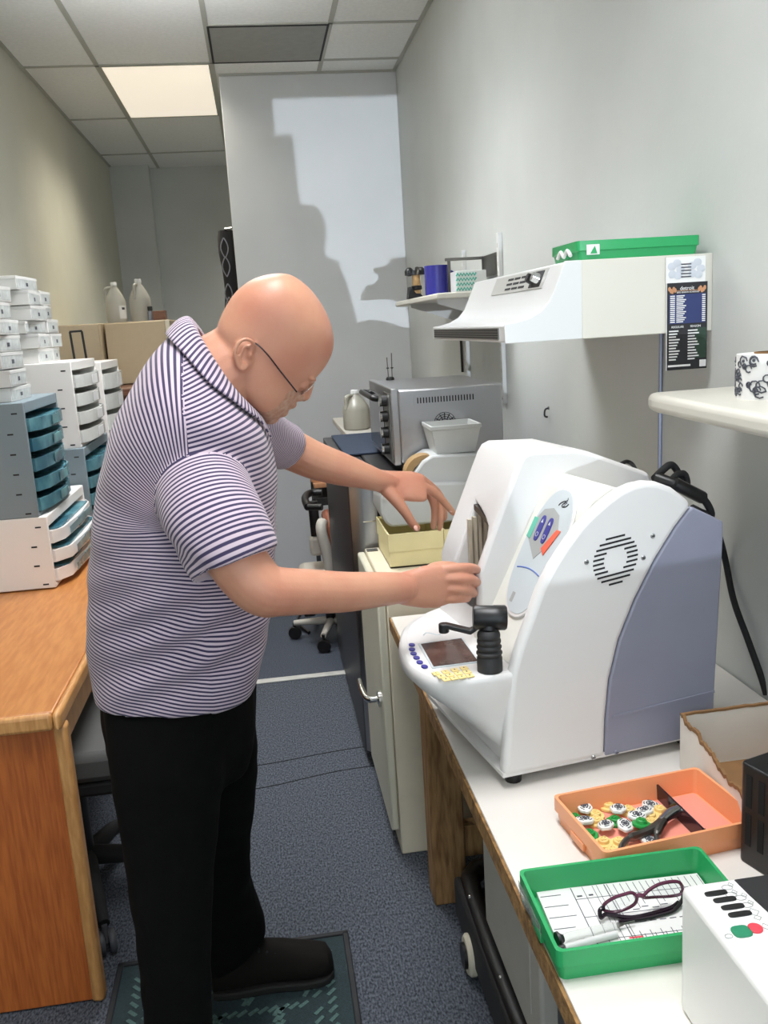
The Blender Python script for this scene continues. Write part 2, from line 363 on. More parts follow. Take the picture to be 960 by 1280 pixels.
# ---------------------------------------------------------------- floor mat
t = thing('floor_mat', 'dark teal ribbed mat under the standing man', 'mat', (-.19, 1.52, 0))
m = MB(); m.box(-.275, .275, -.50, .50, 0, .008); m.build('mat_base', 'mat_base', t, bevel=.003)
m = MB()
for x0, x1, y0, y1 in ((-.287, -.272, -.51, .51), (.272, .287, -.51, .51), (-.287, .287, -.515, -.50), (-.287, .287, .50, .515)): m.box(x0, x1, y0, y1, 0, .011)
m.build('rubber_edge', 'mat_edge', t, bevel=.003)
m = MB()
def dash(x, y, a):
    m.box(-.013, .013, -.0045, .0045, .0078, .0095, Matrix.Translation((x, y, 0)) @ Matrix.Rotation(a, 4, 'Z'))
for s_ in (-1, 1):
    for k in range(34): dash(s_*.228, -.45+k*.027, PI/4*s_); dash(s_*.195, -.45+k*.027, PI/4*s_) if k % 3 else None
for gx in range(5):
    for gy in range(11):
        cx, cy = -.14+gx*.07, -.43+gy*.085
        for k in range(3):
            dash(cx-.022+k*.022, cy+.03, PI/5); dash(cx+(.03 if (gx+gy) % 2 else -.03), cy-.02+k*.02, PI/3)
m.build('woven_marks', 'mat_mark', t)

# ---------------------------------------------------------------- oak desk on the left
t = thing('oak_desk', 'honey oak desk with rounded solid edges along the left wall', 'desk', (-.80, 1.893, 0))
X0, Y0 = -.80, 1.893
def L(x): return x-X0
m = MB(); m.box(L(XL+.005), L(-.512), .018, 2.55, .705, .738); m.build('desk_top', 'oak', t, bevel=.004)
m = MB(); m.box(L(-.512), L(-.494), 0, 2.55, .700, .740); m.box(L(XL+.005), L(-.512), 0, .018, .700, .740); m.build('edge_band', 'oak_edge', t, bevel=.009, seg=3)
m = MB(); m.box(L(XL+.01), L(-.515), .03, .055, 0.004, .705); m.build('side_panel', 'oak_side', t, bevel=.003)
m = MB(); m.box(L(-.520), L(-.490), .022, .062, 0.0, .702); m.build('corner_post', 'oak_edge', t, bevel=.010, seg=3)
m = MB(); m.box(L(-.545), L(-.525), .062, 1.55, .60, .70); m.build('apron_rail', 'oak_edge', t, bevel=.004)
m = MB(); m.box(L(XL+.02), L(XL+.04), .055, 2.5, .12, .70); m.build('back_panel', 'brown_wood', t)
m = MB(); m.box(L(XL+.01), L(-.52), 1.55, 2.54, 0.01, .70); m.build('pedestal', 'oak_side', t, bevel=.003)

# chair pushed under the desk
t = thing('desk_chair', 'dark swivel chair tucked under the oak desk', 'chair', (-.60, 2.36, 0))
m = MB(); m.prism(rrect(-.22, .22, -.22, .22, .08), .44, .52, 'z'); m.build('seat', 'seat_grey', t, bevel=.02)
m = MB(); m.prism(rrect(-.21, .21, -.21, .21, .08), .40, .44, 'z'); m.build('seat_shell', 'black_matte', t, bevel=.01)
m = MB(); m.tube([(0, 0, .10), (0, 0, .41)], .026, 14); m.build('gas_column', 'black', t)
for k in range(5):
    a = 2*PI*k/5 - 1.25; d = Vector((math.cos(a), math.sin(a), 0))
    m = MB(); m.tube([d*.02+Vector((0, 0, .12)), d*.16+Vector((0, 0, .105)), d*.27+Vector((0, 0, .075))], [.028, .022, .016], 10); lg = m.build('leg', 'black_matte', t)
    m = MB()
    for s_ in (-1, 1):
        q = Vector((-d.y, d.x, 0))*s_
        m.lathe([(.001, -.009), (.026, -.009), (.030, -.004), (.030, .004), (.026, .009), (.001, .009)], d*.28+q*.014+Vector((0, 0, .030)), 16, rot_to(q))
    m.tube([d*.28+Vector((0, 0, .03)), d*.275+Vector((0, 0, .075))], .008, 8)
    m.build('caster', 'caster', lg)

# ---------------------------------------------------------------- right-hand work table
t = thing('work_table', 'white laminate work table on rough timber legs along the right wall', 'table', (.61, 1.3, 0))
TX0, TY1 = .285, 2.285
m = MB(); m.box(TX0+.004, XR-.004, .30, TY1-.004, .722, .75); m.build('tabletop', 'laminate', t, world=True, bevel=.002)
m = MB(); m.box(TX0-.001, TX0+.0035, .30, TY1, .714, .7475); m.box(TX0, XR-.006, TY1-.0035, TY1+.001, .714, .7475); m.box(TX0+.002, XR-.01, .31, TY1-.01, .714, .7215); m.build('raw_board_edge', 'board_edge', t, world=True)
for x, y in ((.336, 2.09), (.84, 2.09), (.336, .34), (.84, .34)):
    m = MB(); m.box(x, x+.088, y, y+.088, 0, .713); m.build('leg', 'post', t, world=True, bevel=.005)
m = MB(); m.box(.425, .84, 2.11, 2.15, .12, .21); m.build('stretcher', 'post', t, world=True, bevel=.003)

# things beneath it
t = thing('wheeled_dolly', 'low black plastic dolly on cream wheels under the work table', 'dolly', (.62, 1.6, 0))
m = MB(); m.box(.43, .87, 1.20, 1.98, .055, .12); m.build('deck', 'black_matte', t, world=True, bevel=.012)
m = MB(); P = smooth_path([(.41, 1.12, .13), (.40, 1.6, .13), (.405, 1.93, .13), (.43, 2.02, .13), (.50, 2.035, .13), (.84, 2.035, .13)], 6); m.tube(P, .026, 12); m.build('bumper_rail', 'black', t, world=True)
m = MB(); m.box(.372, .392, 1.15, 2.0, .04, .145); m.build('side_skirt', 'black_matte', t, world=True, bevel=.008)
for y in (1.93, 1.25):
    m = MB(); m.lathe([(.002, -.012), (.042, -.012), (.048, -.006), (.048, .006), (.042, .012), (.002, .012)], (.372, y-.10, .048), 22, rot_to(Vector((1, 0, 0)))); wh = m.build('wheel', 'white_wheel', t, world=True)
    m = MB(); m.lathe([(.002, -.016), (.03, -.016), (.03, .014), (.002, .014)], (.368, y-.10, .048), 18, rot_to(Vector((1, 0, 0)))); m.build('hub', 'black', wh, world=True)
for y, z in ((1.90, .15), (1.76, .135), (1.62, .15), (1.30, .15), (1.27, .15)):
    m = MB(); m.ball((.392, y, z), (.006, .006, .006), 8); m.build('rivet', 'chrome', t, world=True)
t = thing('equipment_case', 'pale grey case standing on the black dolly under the table', 'case', (.62, 1.58, .12))
m = MB(); m.box(.405, .83, 1.375, 1.80, .157, .62); m.build('case_body', 'cabinet_grey', t, world=True, bevel=.008)
m = MB(); m.box(.402, .406, 1.43, 1.74, .22, .56); m.build('side_door', 'cabinet_grey', t, world=True, bevel=.002)
m = MB()
for fx in (.43, .80):
    for fy in (1.40, 1.77): m.box(fx-.02, fx+.02, fy-.02, fy+.02, .12, .158)
m.build('feet', 'black_matte', t, world=True)
t = thing('steel_post', 'dark grey metal post beside the pale case under the table', 'post', (.435, 1.27, .121))
m = MB(); m.prism(rrect(-.022, .022, -.04, .04, .012), .006, .590, 'z'); m.build('post', 'pipe', t)
m = MB(); m.prism(rrect(-.04, .04, -.055, .055, .01), 0, .006, 'z'); m.build('foot_plate', 'pipe', t)

# ---------------------------------------------------------------- cream cabinet with chrome handle
t = thing('storage_cabinet', 'cream metal cabinet with chrome lever handle behind the work table', 'cabinet', (.55, 2.6, 0))
m = MB(); m.box(.287, .86, 2.345, 2.84, 0, .805); m.build('cabinet_body', 'beige', t, world=True, bevel=.004)
m = MB(); m.box(.262, .286, 2.352, 2.836, .075, .796); d = m.build('door', 'beige_door', t, world=True, bevel=.006)
m = MB(); m.lathe([(.001, 0), (.024, 0), (.024, .006), (.010, .010), (.010, .03), (.001, .03)], (.262, 2.43, .455), 18, rot_to(Vector((-1, 0, 0))))
m.tube(smooth_path([(.236, 2.43, .455), (.222, 2.45, .456), (.216, 2.50, .462), (.214, 2.545, .472)], 5), [.010]*5+[.009]*6+[.007]*5, 10); m.build('handle', 'chrome', d, world=True)
m = MB(); m.box(.29, .325, 2.79, 2.82, .805, .8075); m.build('corner_bracket', 'steel_dark', t, world=True)

# black refrigerator
t = thing('black_refrigerator', 'charcoal refrigerator with silver door edge beyond the cream cabinet', 'refrigerator', (.6, 3.4, 0))
m = MB(); m.box(.345, .90, 2.875, 4.0, .02, 1.045); m.build('case', 'fridge_top', t, world=True, bevel=.006)
m = MB(); m.prism([(.25, 3.99), (.25, 2.93), (.256, 2.905), (.272, 2.888), (.30, 2.88), (.342, 2.878), (.342, 3.99)], .05, 1.04, 'z'); d = m.build('door', 'fridge', t, world=True, bevel=.003)
m = MB(); m.prism([(.2545, 2.905), (.270, 2.886), (.298, 2.8775), (.340, 2.8755), (.340, 2.879), (.298, 2.881), (.272, 2.890), (.257, 2.907)], .06, 1.03, 'z'); m.build('door_edge', 'steel', d, world=True)
m = MB(); m.box(.292, .341, 2.8735, 2.879, .885, .888); m.build('seam', 'chrome', d, world=True)
m = MB(); m.box(.36, .88, 2.90, 3.97, 0, .02); m.build('plinth', 'black_matte', t, world=True)
m = MB(); m.box(.285, .47, 3.32, 3.96, 1.045, 1.052); tag(m.build('navy_cloth', 'navy', bevel=.003), 'folded navy cloth lying on the black refrigerator', 'cloth')

# a low white counter behind, with the jug
t = thing('side_counter', 'pale narrow counter at the far partition behind the refrigerator', 'counter', (.6, 4.5, 0))
m = MB(); m.box(.37, .92, 4.05, 4.95, 1.0, 1.03); m.build('counter_top', 'cabinet_grey', t, world=True, bevel=.005)
m = MB(); m.box(.47, .91, 4.08, 4.93, 0, 1.0); m.build('counter_body', 'partition', t, world=True, bevel=.004)
def jug(name, label, loc, s, rz, lab, mm, group=None, cap=True):
    t = thing(name, label, 'jug', loc, rz, group)
    k = s
    body = [(.062*k, 0), (.072*k, .006*k), (.075*k, .02*k), (.075*k, .15*k), (.070*k, .175*k), (.052*k, .215*k), (.032*k, .25*k), (.022*k, .265*k), (.020*k, .275*k)]
    m = MB(); m.lathe([(.001, 0)]+body+[(.001, .275*k)], n=28); m.build('bottle_body', mm, t)
    m = MB(); m.lathe([(.001, .272*k), (.024*k, .272*k), (.024*k, .296*k), (.021*k, .30*k), (.001, .30*k)], n=20); m.build('cap', 'white', t)
    m = MB(); m.tube(smooth_path([(-.02*k, 0, .26*k), (-.055*k, 0, .258*k), (-.068*k, 0, .235*k), (-.066*k, 0, .19*k), (-.07*k, 0, .16*k)], 5), .011*k, 10); m.build('handle', mm, t)
    if lab:
        m = MB()
        for a0 in np.linspace(-.45, .45, 8)[:-1]:
            a1 = a0+.9/7; r = .0758*k
            m.quad((r*math.cos(a0), r*math.sin(a0), .03*k), (r*math.cos(a1), r*math.sin(a1), .03*k), (r*math.cos(a1), r*math.sin(a1), .125*k), (r*math.cos(a0), r*math.sin(a0), .125*k))
        lb = m.build('paper_label', 'label', t)
        m = MB(); r = .0766*k
        m.box(r-.001, r+.0005, -.012*k, .012*k, .095*k, .112*k); m.build('printed_mark', 'ink', lb)
    return t
jug('plastic_jug', 'cloudy plastic gallon jug beside the steel oven', (.440, 4.32, 1.03), .88, .6, False, 'jug_liquid').scale = (1, 1, .72)
t = thing('brown_carton', 'small brown carton behind the cloudy jug', 'carton', (.575, 4.42, 1.03))
m = MB(); m.box(-.045, .045, -.06, .06, 0, .15); m.build('carton_body', 'brown_wood', t, bevel=.002)
m = MB(); m.box(-.046, .046, -.01, .01, .149, .151); m.build('tape', 'tan', t)

# ---------------------------------------------------------------- toaster oven
t = thing('toaster_oven', 'stainless steel toaster oven standing on the black refrigerator', 'oven', (.58, 3.11, 1.045))
m = MB(); m.box(.425, .765, 2.83, 3.40, 1.075, 1.312); m.build('oven_body', 'steel', t, world=True, bevel=.006)
m = MB(); m.box(.402, .426, 2.832, 3.398, 1.070, 1.318); fr = m.build('front_frame', 'steel', t, world=True, bevel=.004)
m = MB(); m.box(.396, .404, 2.99, 3.38, 1.09, 1.285); d = m.build('glass_door', 'glass_dark', t, world=True, bevel=.003)
m = MB(); m.tube(smooth_path([(.398, 3.02, 1.272), (.372, 3.02, 1.276), (.366, 3.06, 1.278), (.366, 3.32, 1.278), (.372, 3.36, 1.276), (.398, 3.36, 1.272)], 4), .010, 10); m.build('handle', 'black', d, world=True)
m = MB(); m.box(.397, .403, 2.85, 2.975, 1.085, 1.30); m.build('control_strip', 'steel_dark', t, world=True)
for z in (1.275, 1.225, 1.172, 1.118):
    m = MB(); m.lathe([(.001, 0), (.019, 0), (.017, .022), (.001, .022)], (.397, 2.91, z), 18, rot_to(Vector((-1, 0, 0)))); kb = m.build('knob', 'black', t, world=True)
    m = MB(); m.lathe([(.0175, .018), (.0182, .024), (.012, .0245), (.001, .0245)], (.397, 2.91, z), 18, rot_to(Vector((-1, 0, 0)))); m.build('knob_cap', 'chrome', kb, world=True)
m = MB()
for k in range(20): m.box(.485+k*.0095, .489+k*.0095, 2.828, 2.8315, 1.266, 1.284)
m.build('vent_slots', 'dark', t, world=True)
m = MB(); m.box(.476, .680, 2.8285, 2.8302, 1.260, 1.290); m.build('vent_plate', 'steel', t, world=True)
m = MB(); c0 = Vector((.572, 2.829, 1.197))
RM = rot_to(Vector((0, -1, 0)))
for r in (.036, .029, .022, .015): m.lathe([(r-.0014, 0), (r, 0), (r, .002), (r-.0014, .002), (r-.0014, 0)], c0, 26, RM)
for k in range(12):
    a = 2*PI*k/12; m.tube([c0+Vector((math.cos(a)*.012, -.001, math.sin(a)*.012)), c0+Vector((math.cos(a)*.033, -.001, math.sin(a)*.033))], .0014, 5)
m.build('round_vent', 'dark', t, world=True)
for x in (.44, .74):
    for y in (2.86, 3.37):
        m = MB(); m.lathe([(.001, 0), (.014, 0), (.017, .03), (.001, .03)], (x, y, 1.045), 12); m.build('foot', 'black', t, world=True)
# small items on the oven
t = thing('stick_holder', 'two thin dark probes upright behind the oven', 'probes', (.481, 3.38, 1.312))
m = MB(); m.lathe([(.001, 0), (.016, 0), (.016, .006), (.012, .012), (.001, .012)], n=14); m.build('base', 'black', t)
for dx, h in ((-.006, .085), (.008, .10)):
    m = MB(); m.tube([(dx, 0, .01), (dx*1.3, 0, h)], .002, 6); rd = m.build('rod', 'steel_dark', t)
    m = MB(); m.ball((dx*1.15, 0, .045), (.006, .006, .003), 8); m.build('stop', 'black', rd)
# ---------------------------------------------------------------- yellow boxes and the lens grinder
for i, (x0, x1, lb) in enumerate(((.333, .494, 'pale yellow card box on the cream cabinet, under the reaching hand'), (.502, .66, 'pale yellow card box half hidden by the white edging machine'))):
    t = thing('card_box', lb, 'box', ((x0+x1)/2, 2.69, .806), 0, 'pale yellow card boxes on the cream cabinet')
    w_, y0, y1 = (x1-x0)/2, -.127, .135
    m = MB()
    for a, b_, c_, d_ in ((-w_, w_, y0, y0+.005), (-w_, w_, y1-.005, y1), (-w_, -w_+.005, y0+.005, y1-.005), (w_-.005, w_, y0+.005, y1-.005)): m.box(a, b_, c_, d_, 0, .098)
    m.box(-w_, w_, y0, y1, 0, .004); m.build('box_base', 'yellow_box', t)
    m = MB(); e = .003
    for a, b_, c_, d_ in ((-w_-e, w_+e, y0-e, y0-.0003), (-w_-e, w_+e, y1+.0003, y1+e), (-w_-e, -w_-.0003, y0, y1), (w_+.0003, w_+e, y0, y1)): m.box(a, b_, c_, d_, .050, .104)
    m.build('box_sleeve', 'yellow_box', t)
t = thing('hand_grinder', 'light grey bench grinder with tan wheel between oven and white machine', 'grinder', (.49, 2.73, .91))
m = MB(); m.prism([(.322, .962), (.335, .930), (.352, .915), (.66, .915), (.66, 1.03), (.43, 1.046), (.345, 1.050), (.326, 1.03)], 2.63, 2.83-.006, 'y'); m.build('water_tray', 'grinder', t, world=True, bevel=.008)
m = MB(); m.prism([(.405, 1.035), (.462, 1.106), (.492, 1.122), (.66, 1.115), (.665, .95), (.415, .96)], 2.645, 2.815, 'y'); hs = m.build('wheel_housing', 'grinder', t, world=True, bevel=.006)
m = MB(); m.lathe([(.038, -.03), (.060, -.03), (.062, 0), (.060, .03), (.038, .03), (.038, -.03)], (.470, 2.70, 1.062), 30, rot_to(Vector((0, 1, 0)))); m.build('grinding_wheel', 'tan', t, world=True)
m = MB(); m.lathe([(.001, 0), (.008, 0), (.008, .012), (.001, .012)], (.335, 2.632, 1.012), 12, rot_to(Vector((0, -1, 0)))); m.build('drain_knob', 'white', t, world=True)
t = thing('open_bin', 'square light grey plastic bin standing on the grinder', 'bin', (.572, 2.74, 1.1195))
def open_tub(mb, wx0, wx1, dy, h, th):       # a tapered tub with walls
    o = lambda s, z, q: [(-s[0]+q, -s[1]+q, z), (s[0]-q, -s[1]+q, z), (s[0]-q, s[1]-q, z), (-s[0]+q, s[1]-q, z)]
    mb.loft([o((wx0, wx0), 0, 0), o((wx1, wx1), h-.012, 0), o((wx1+.003, wx1+.003), h-.012, 0), o((wx1+.003, wx1+.003), h, 0), o((wx1, wx1), h, th), o((wx0, wx0), th, th)])
m = MB(); open_tub(m, .060, .076, 0, .088, .004); m.build('bin_body', 'grey_bin', t, bevel=.0015)
m = MB(); m.box(-.0605, -.056, -.03, -.005, .010, .045); m.build('side_slot', 'tan', t)
# ---------------------------------------------------------------- far back: stand with papers and wheeled chair
t = thing('corner_stand', 'light wooden stand with dark undershelf at the far partition', 'stand', (.30, 4.75, 0))
m = MB(); m.box(.22, .36, 4.55, 5.0, .715, .74); m.build('top_board', 'wood_light', t, world=True, bevel=.003)
m = MB(); m.box(.23, .36, 4.56, 4.98, .62, .66); m.build('shelf', 'black_matte', t, world=True, bevel=.003)
for x, y in ((.345, 4.57), (.345, 4.96), (.235, 4.96)):
    m = MB(); m.box(x-.012, x+.012, y-.012, y+.012, 0, .715); m.build('leg', 'fridge', t, world=True)
t = thing('cardboard_carton', 'small brown carton on the light wooden stand', 'carton', (.30, 4.7, .74))
m = MB(); m.box(-.09, .08, -.10, .10, 0, .10); m.build('carton_body', 'wood_light', t, bevel=.002)
m = MB(); m.box(-.09, .08, -.012, .012, .1, .1012); m.build('tape', 'tan', t)
t = thing('rolling_chair', 'brown seat rolling chair with pale frame and black armrest at the back', 'chair', (.27, 4.22, 0))
m = MB(); P = smooth_path([(.165, 4.15, .70), (.16, 4.30, .715), (.19, 4.40, .72), (.25, 4.40, .72)], 5); m.tube(P, .018, 10); m.tube([(.165, 4.15, .70), (.23, 4.12, .70)], .016, 10); m.build('armrest', 'black', t, world=True)
m = MB(); m.tube([(.20, 4.28, .46), (.195, 4.28, .70)], .024, 10); m.build('arm_post', 'black_matte', t, world=True)
m = MB(); m.box(.165, .225, 4.22, 4.32, .44, .53); m.build('height_knob', 'frame_beige', t, world=True, bevel=.015)
m = MB(); P = smooth_path([(.225, 4.08, .64), (.215, 4.05, .60), (.24, 4.05, .44), (.235, 4.06, .30)], 6); m.tube(P, [.026]*len(P), 10); m.build('back_frame', 'frame_beige', t, world=True)
m = MB(); m.prism([(.235, .63), (.29, .64), (.34, .30), (.27, .30)], 4.05, 4.4, 'y'); m.build('back_pad', 'chair_brown', t, world=True, bevel=.02)
m = MB(); m.box(.10, .34, 4.08, 4.42, .30, .37); m.build('seat', 'frame_beige', t, world=True, bevel=.03)
m = MB(); m.tube([(.24, 4.26, .09), (.24, 4.26, .31)], .025, 12); m.build('column', 'black', t, world=True)
for k in range(4):
    a = PI/4 + k*PI/2 + .5; d = Vector((math.cos(a), math.sin(a), 0))*.19; c0 = Vector((.24, 4.26, 0))
    m = MB(); m.tube([c0+Vector((0, 0, .10)), c0+d+Vector((0, 0, .085))], [.022, .014], 10); lg = m.build('leg', 'frame_beige', t, world=True)
    m = MB(); m.lathe([(.002, -.015), (.03, -.015), (.034, 0), (.03, .015), (.002, .015)], c0+d+Vector((0, 0, .034)), 18, rot_to(Vector((.3, 1, 0)))); m.tube([c0+d+Vector((0, 0, .04)), c0+d+Vector((0, 0, .09))], .008, 8); m.build('caster', 'black', lg, world=True)
m = MB(); P = smooth_path([(.13, 4.36, .01), (.08, 4.5, .03), (.13, 4.62, .05), (.17, 4.5, .06), (.12, 4.4, .09)], 6); m.tube(P, .008, 8); tag(m.build('coiled_cable', 'black'), 'coiled black cable on the floor behind the rolling chair', 'cable')

# black fabric hanging at the partition edge
t = thing('hanging_fabric', 'black hanging fabric with pale looped stitching at the partition edge', 'fabric', (-.14, 5.80, 1.3))
rings = []
for i in range(24):
    z = 2.135-1.0*i/23; wd = .055*(.85+.15*math.sin(i*.6)) if i else .045
    rings.append([Vector((-.135+wd*math.cos(a)*(1+.12*math.sin(5*a+i*.3)), 5.79+.05*math.sin(a), z)) for a in np.linspace(0, 2*PI, 20, endpoint=False)])
m = MB(); m.loft(rings); m.build('fabric', 'shade_black', t, world=True, smooth=80)
m = MB()
for z0 in (1.97, 1.86, 1.70, 1.62):
    for s_ in (-1, 1):
        P = [(-.152+s_*.022*math.sin(u*PI), 5.738, z0+.12*u) for u in np.linspace(0, 1, 9)]; m.tube(P, .0035, 6)
m.build('stitching', 'thread_grey', t, world=True)
m = MB(); m.tube([(-.135, 5.79, 2.12), (-.135, 5.72, 2.14), (-.095, 5.70, 2.14)], .006, 8); m.build('hook', 'chrome', t, world=True)

# beige cabinets with jugs beyond the desk
t = thing('wooden_counter', 'brown wooden counter carrying the beige cabinets by the left wall', 'counter', (-.78, 5.4, 0))
m = MB(); m.box(XL+.006, -.44, 4.80, 5.9, 1.235, 1.275); m.build('counter_top', 'brown_wood', t, world=True, bevel=.006)
m = MB(); m.box(XL+.006, -.47, 4.85, 5.88, 0, 1.235); m.build('counter_body', 'brown_wood', t, world=True, bevel=.004)
for i, (x0, x1, y0, y1, lb) in enumerate(((-.832, -.475, 5.2, 5.8, 'beige metal cabinet with two jugs standing on top'), (XL+.01, -.842, 5.12, 5.8, 'beige metal cabinet against the left wall beside the one with jugs'))):
    t = thing('metal_cabinet', lb, 'cabinet', ((x0+x1)/2, y1-.3, 1.275), 0, 'beige cabinets on the wooden counter')
    m = MB(); m.box(x0, x1, y0+.02, y1, 1.275, 1.617); m.build('cabinet_body', 'beige_door2', t, world=True, bevel=.004)
    m = MB()
    if i == 0: m.box(x0+.004, x1-.028, y0, y0+.019, 1.28, 1.612)
    else: m.box(x0+.004, x1-.006, y0, y0+.019, 1.42, 1.612); m.box(x0+.004, x1-.006, y0, y0+.019, 1.28, 1.414)
    m.build('door', 'beige_face' if i else 'beige_door2', t, world=True, bevel=.003)
    if i == 0:
        m = MB(); m.box(x1-.026, x1-.002, y0+.002, y0+.019, 1.278, 1.614); m.build('door_edge', 'beige', t, world=True)
jug('plastic_jug', 'translucent gallon jug with side handle, left one on the beige cabinet', (-.785, 5.42, 1.617), .76, 0.05, True, 'jug', 'gallon jugs on the beige cabinet')
jug('plastic_jug', 'translucent gallon jug beside the dark carton, right one on the beige cabinet', (-.652, 5.45, 1.617), .80, 1.2, True, 'jug', 'gallon jugs on the beige cabinet')
for k in kids(bpy.data.objects['plastic_jug.001']):
    if k.name.startswith('paper_label'): k.rotation_euler.z = -.75
t = thing('dark_carton', 'small dark brown carton right of the two jugs', 'carton', (-.545, 5.42, 1.617))
m = MB(); m.box(-.035, .035, -.05, .05, 0, .055); m.build('carton_body', 'brown_wood', t, bevel=.002)
m = MB(); m.box(-.0355, .0355, -.008, .008, .054, .0562); m.build('tape', 'tan', t)
t = thing('black_cap_bottle', 'small black capped bottle next to the right jug', 'bottle', (-.595, 5.40, 1.617))
m = MB(); m.lathe([(.001, 0), (.016, 0), (.016, .05), (.008, .06), (.001, .06)], n=16); m.build('bottle_body', 'thread_grey', t)
m = MB(); m.lathe([(.001, .058), (.014, .058), (.014, .082), (.001, .082)], n=16); m.build('cap', 'black', t)

# ---------------------------------------------------------------- drawer organizers on the desk
def organizer(name, label, x1, y0, z0, z1, wy, n, body, drw, group=None, zlip=.035, pull=0.02, xb=-1.112):
    t = thing(name, label, 'organizer', ((x1+xb)/2, y0+wy/2, z0), 0, group)
    m = MB(); T = .012
    m.box(xb, x1, y0, y0+T, z0, z1); m.box(xb, x1, y0+wy-T, y0+wy, z0, z1); m.box(xb, xb+T, y0+T, y0+wy-T, z0, z1)
    m.box(xb+T, x1, y0+T, y0+wy-T, z0, z0+T); m.box(xb+T, x1, y0+T, y0+wy-T, z1-zlip, z1); m.build('casing', body, t, world=True, bevel=.003)
    H = (z1-zlip-z0-T)/n
    m = MB()
    for k in range(n+1): m.box(x1-.040+(.02 if k in (0, n) else 0)-.02, x1-.022+(.02 if k in (0, n) else 0)-.02, y0-.0008, y0+.001, z0+T+k*H-.001, z0+T+k*H+.004)
    m.build('side_slots', 'dark', t, world=True)
    for k in range(n):
        a, b_ = z0+T+k*H+.004, z0+T+(k+1)*H-.018
        p = pull*(1+.25*math.sin(k*2.1))
        ya, yb = y0+.022, y0+wy-.022
        prof = lambda q, o: [(x1-.20, ya+o), (x1+.006, ya+o), (x1+p+.004-o, ya+.06), (x1+p+.016-o, (ya+yb)/2), (x1+p+.004-o, yb-.06), (x1+.006, yb-o), (x1-.20, yb-o)]
        m = MB(); m.loft([[Vector((x, y, z)) for x, y in prof(0, 0)] for z in (a, b_)]+[[Vector((x, y, z)) for x, y in prof(0, .006)] for z in (b_, b_-.006)])
        d = m.build('drawer', drw, t, world=True, bevel=.0025)
        m = MB(); m.box(x1+p+.0145, x1+p+.0175, (ya+yb)/2-.05, (ya+yb)/2+.06, a+.006, b_-.006); m.build('label_window', 'drawer_dark' if drw != 'drawer_white' else 'label', d, world=True)
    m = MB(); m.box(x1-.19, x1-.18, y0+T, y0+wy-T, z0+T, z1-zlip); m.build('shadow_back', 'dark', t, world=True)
    return t
organizer('drawer_organizer', 'white three drawer organizer on the oak desk, under the grey one', -.722, 2.95, .742, .980, .62, 3, 'org_white', 'drawer_teal', 'drawer organizers on the oak desk', pull=.035)
for k in kids(bpy.data.objects['drawer_organizer']):
    if k.name.startswith('drawer'):
        k.data.materials[0] = MT['org_white']
        m = MB(); bb = [Vector(v.co) for v in k.data.vertices]; z1 = max(v.z for v in bb); z0 = min(v.z for v in bb); ex = max(v.x for v in bb); ya = min(v.y for v in bb); yb = max(v.y for v in bb)
        m.box(ex-.16, ex-.02, ya+.05, yb-.05, z1-.004, z1+.002); m.box(ex+.0005, ex+.002, ya+.09, yb-.09, z0+.01, z1-.008); m.build('insert', 'drawer_teal', k)
organizer('drawer_organizer', 'blue grey organizer with five teal drawers, stacked on the white one', -.745, 2.95, .980, 1.348, .48, 5, 'org_grey', 'drawer_teal', 'drawer organizers on the oak desk')
organizer('drawer_organizer', 'grey organizer with teal drawers behind, under a white four drawer one', -.705, 3.59, .742, 1.12, .56, 5, 'org_grey', 'drawer_teal', 'drawer organizers on the oak desk')
organizer('drawer_organizer', 'white organizer with four pale drawers, behind the blue grey one', -.715, 3.60, 1.12, 1.452, .52, 4, 'org_white', 'drawer_white', 'drawer organizers on the oak desk')
organizer('drawer_organizer', 'pale drawer unit farthest along the desk behind the white organizer', -.700, 4.17, .742, 1.43, .50, 7, 'org_white', 'drawer_white', 'drawer organizers on the oak desk')
# white cartons piled on the organizers
CG = 'white cartons piled on the organizers'
ORD = ['lowest', 'second', 'third', 'fourth', 'fifth', 'sixth', 'seventh', 'eighth']
def carton(x1, y0, z0, wx, wy, h, rz, label):
    t = thing('white_carton', label, 'carton', (x1-wx/2, y0+wy/2, z0), rz, CG)
    m = MB(); m.box(-wx/2, wx/2, -wy/2, wy/2, 0, h-.001); m.build('carton_body', 'carton', t, bevel=.002)
    m = MB(); m.box(wx/2-.0005, wx/2+.001, -wy/2+.008, wy/2-.008, .006, h-.008); en = m.build('end_label', 'carton_side', t)
    m = MB(); m.box(wx/2+.0008, wx/2+.0016, -.012, .012, h*.3, h*.55); m.build('finger_hole', 'ink', en)
    m = MB(); m.box(-wx/2-.001, wx/2+.0015, -wy/2-.0015, wy/2+.0015, h-.012, h-.001); m.build('lid', 'carton', t, bevel=.001)
hs = [.046, .054, .055, .052, .050, .056, .050, .055]
z = 1.348
for k in range(7):
    carton(-.79+.006*math.sin(k*2)-.006*k*.6, 3.0+.01*math.cos(k*3), z, .25, .24, hs[k], .06*math.sin(k*1.7)-.02, 'white carton, %s of the pile on the blue grey organizer' % ORD[k]); z += hs[k]+.001
z = 1.452
for k in range(6):
    carton(-.835-.004*k+.01*math.sin(k*2.3), 3.62+.012*math.cos(k*2), z, .27, .25, [.056, .056, .048, .056, .056, .052][k], .08*math.sin(k*2.1), 'white carton, %s of the nearer pile on the white organizer' % ORD[k]); z += [.056, .056, .048, .056, .056, .052][k]+.001
z = 1.452
for k in range(5):
    carton(-.845+.012*math.sin(k*1.3), 3.895+.01*math.cos(k), z, .28, .17, .056, .06*math.cos(k*2.0), 'white carton, %s of the farther pile on the white organizer' % ORD[k]); z += .057
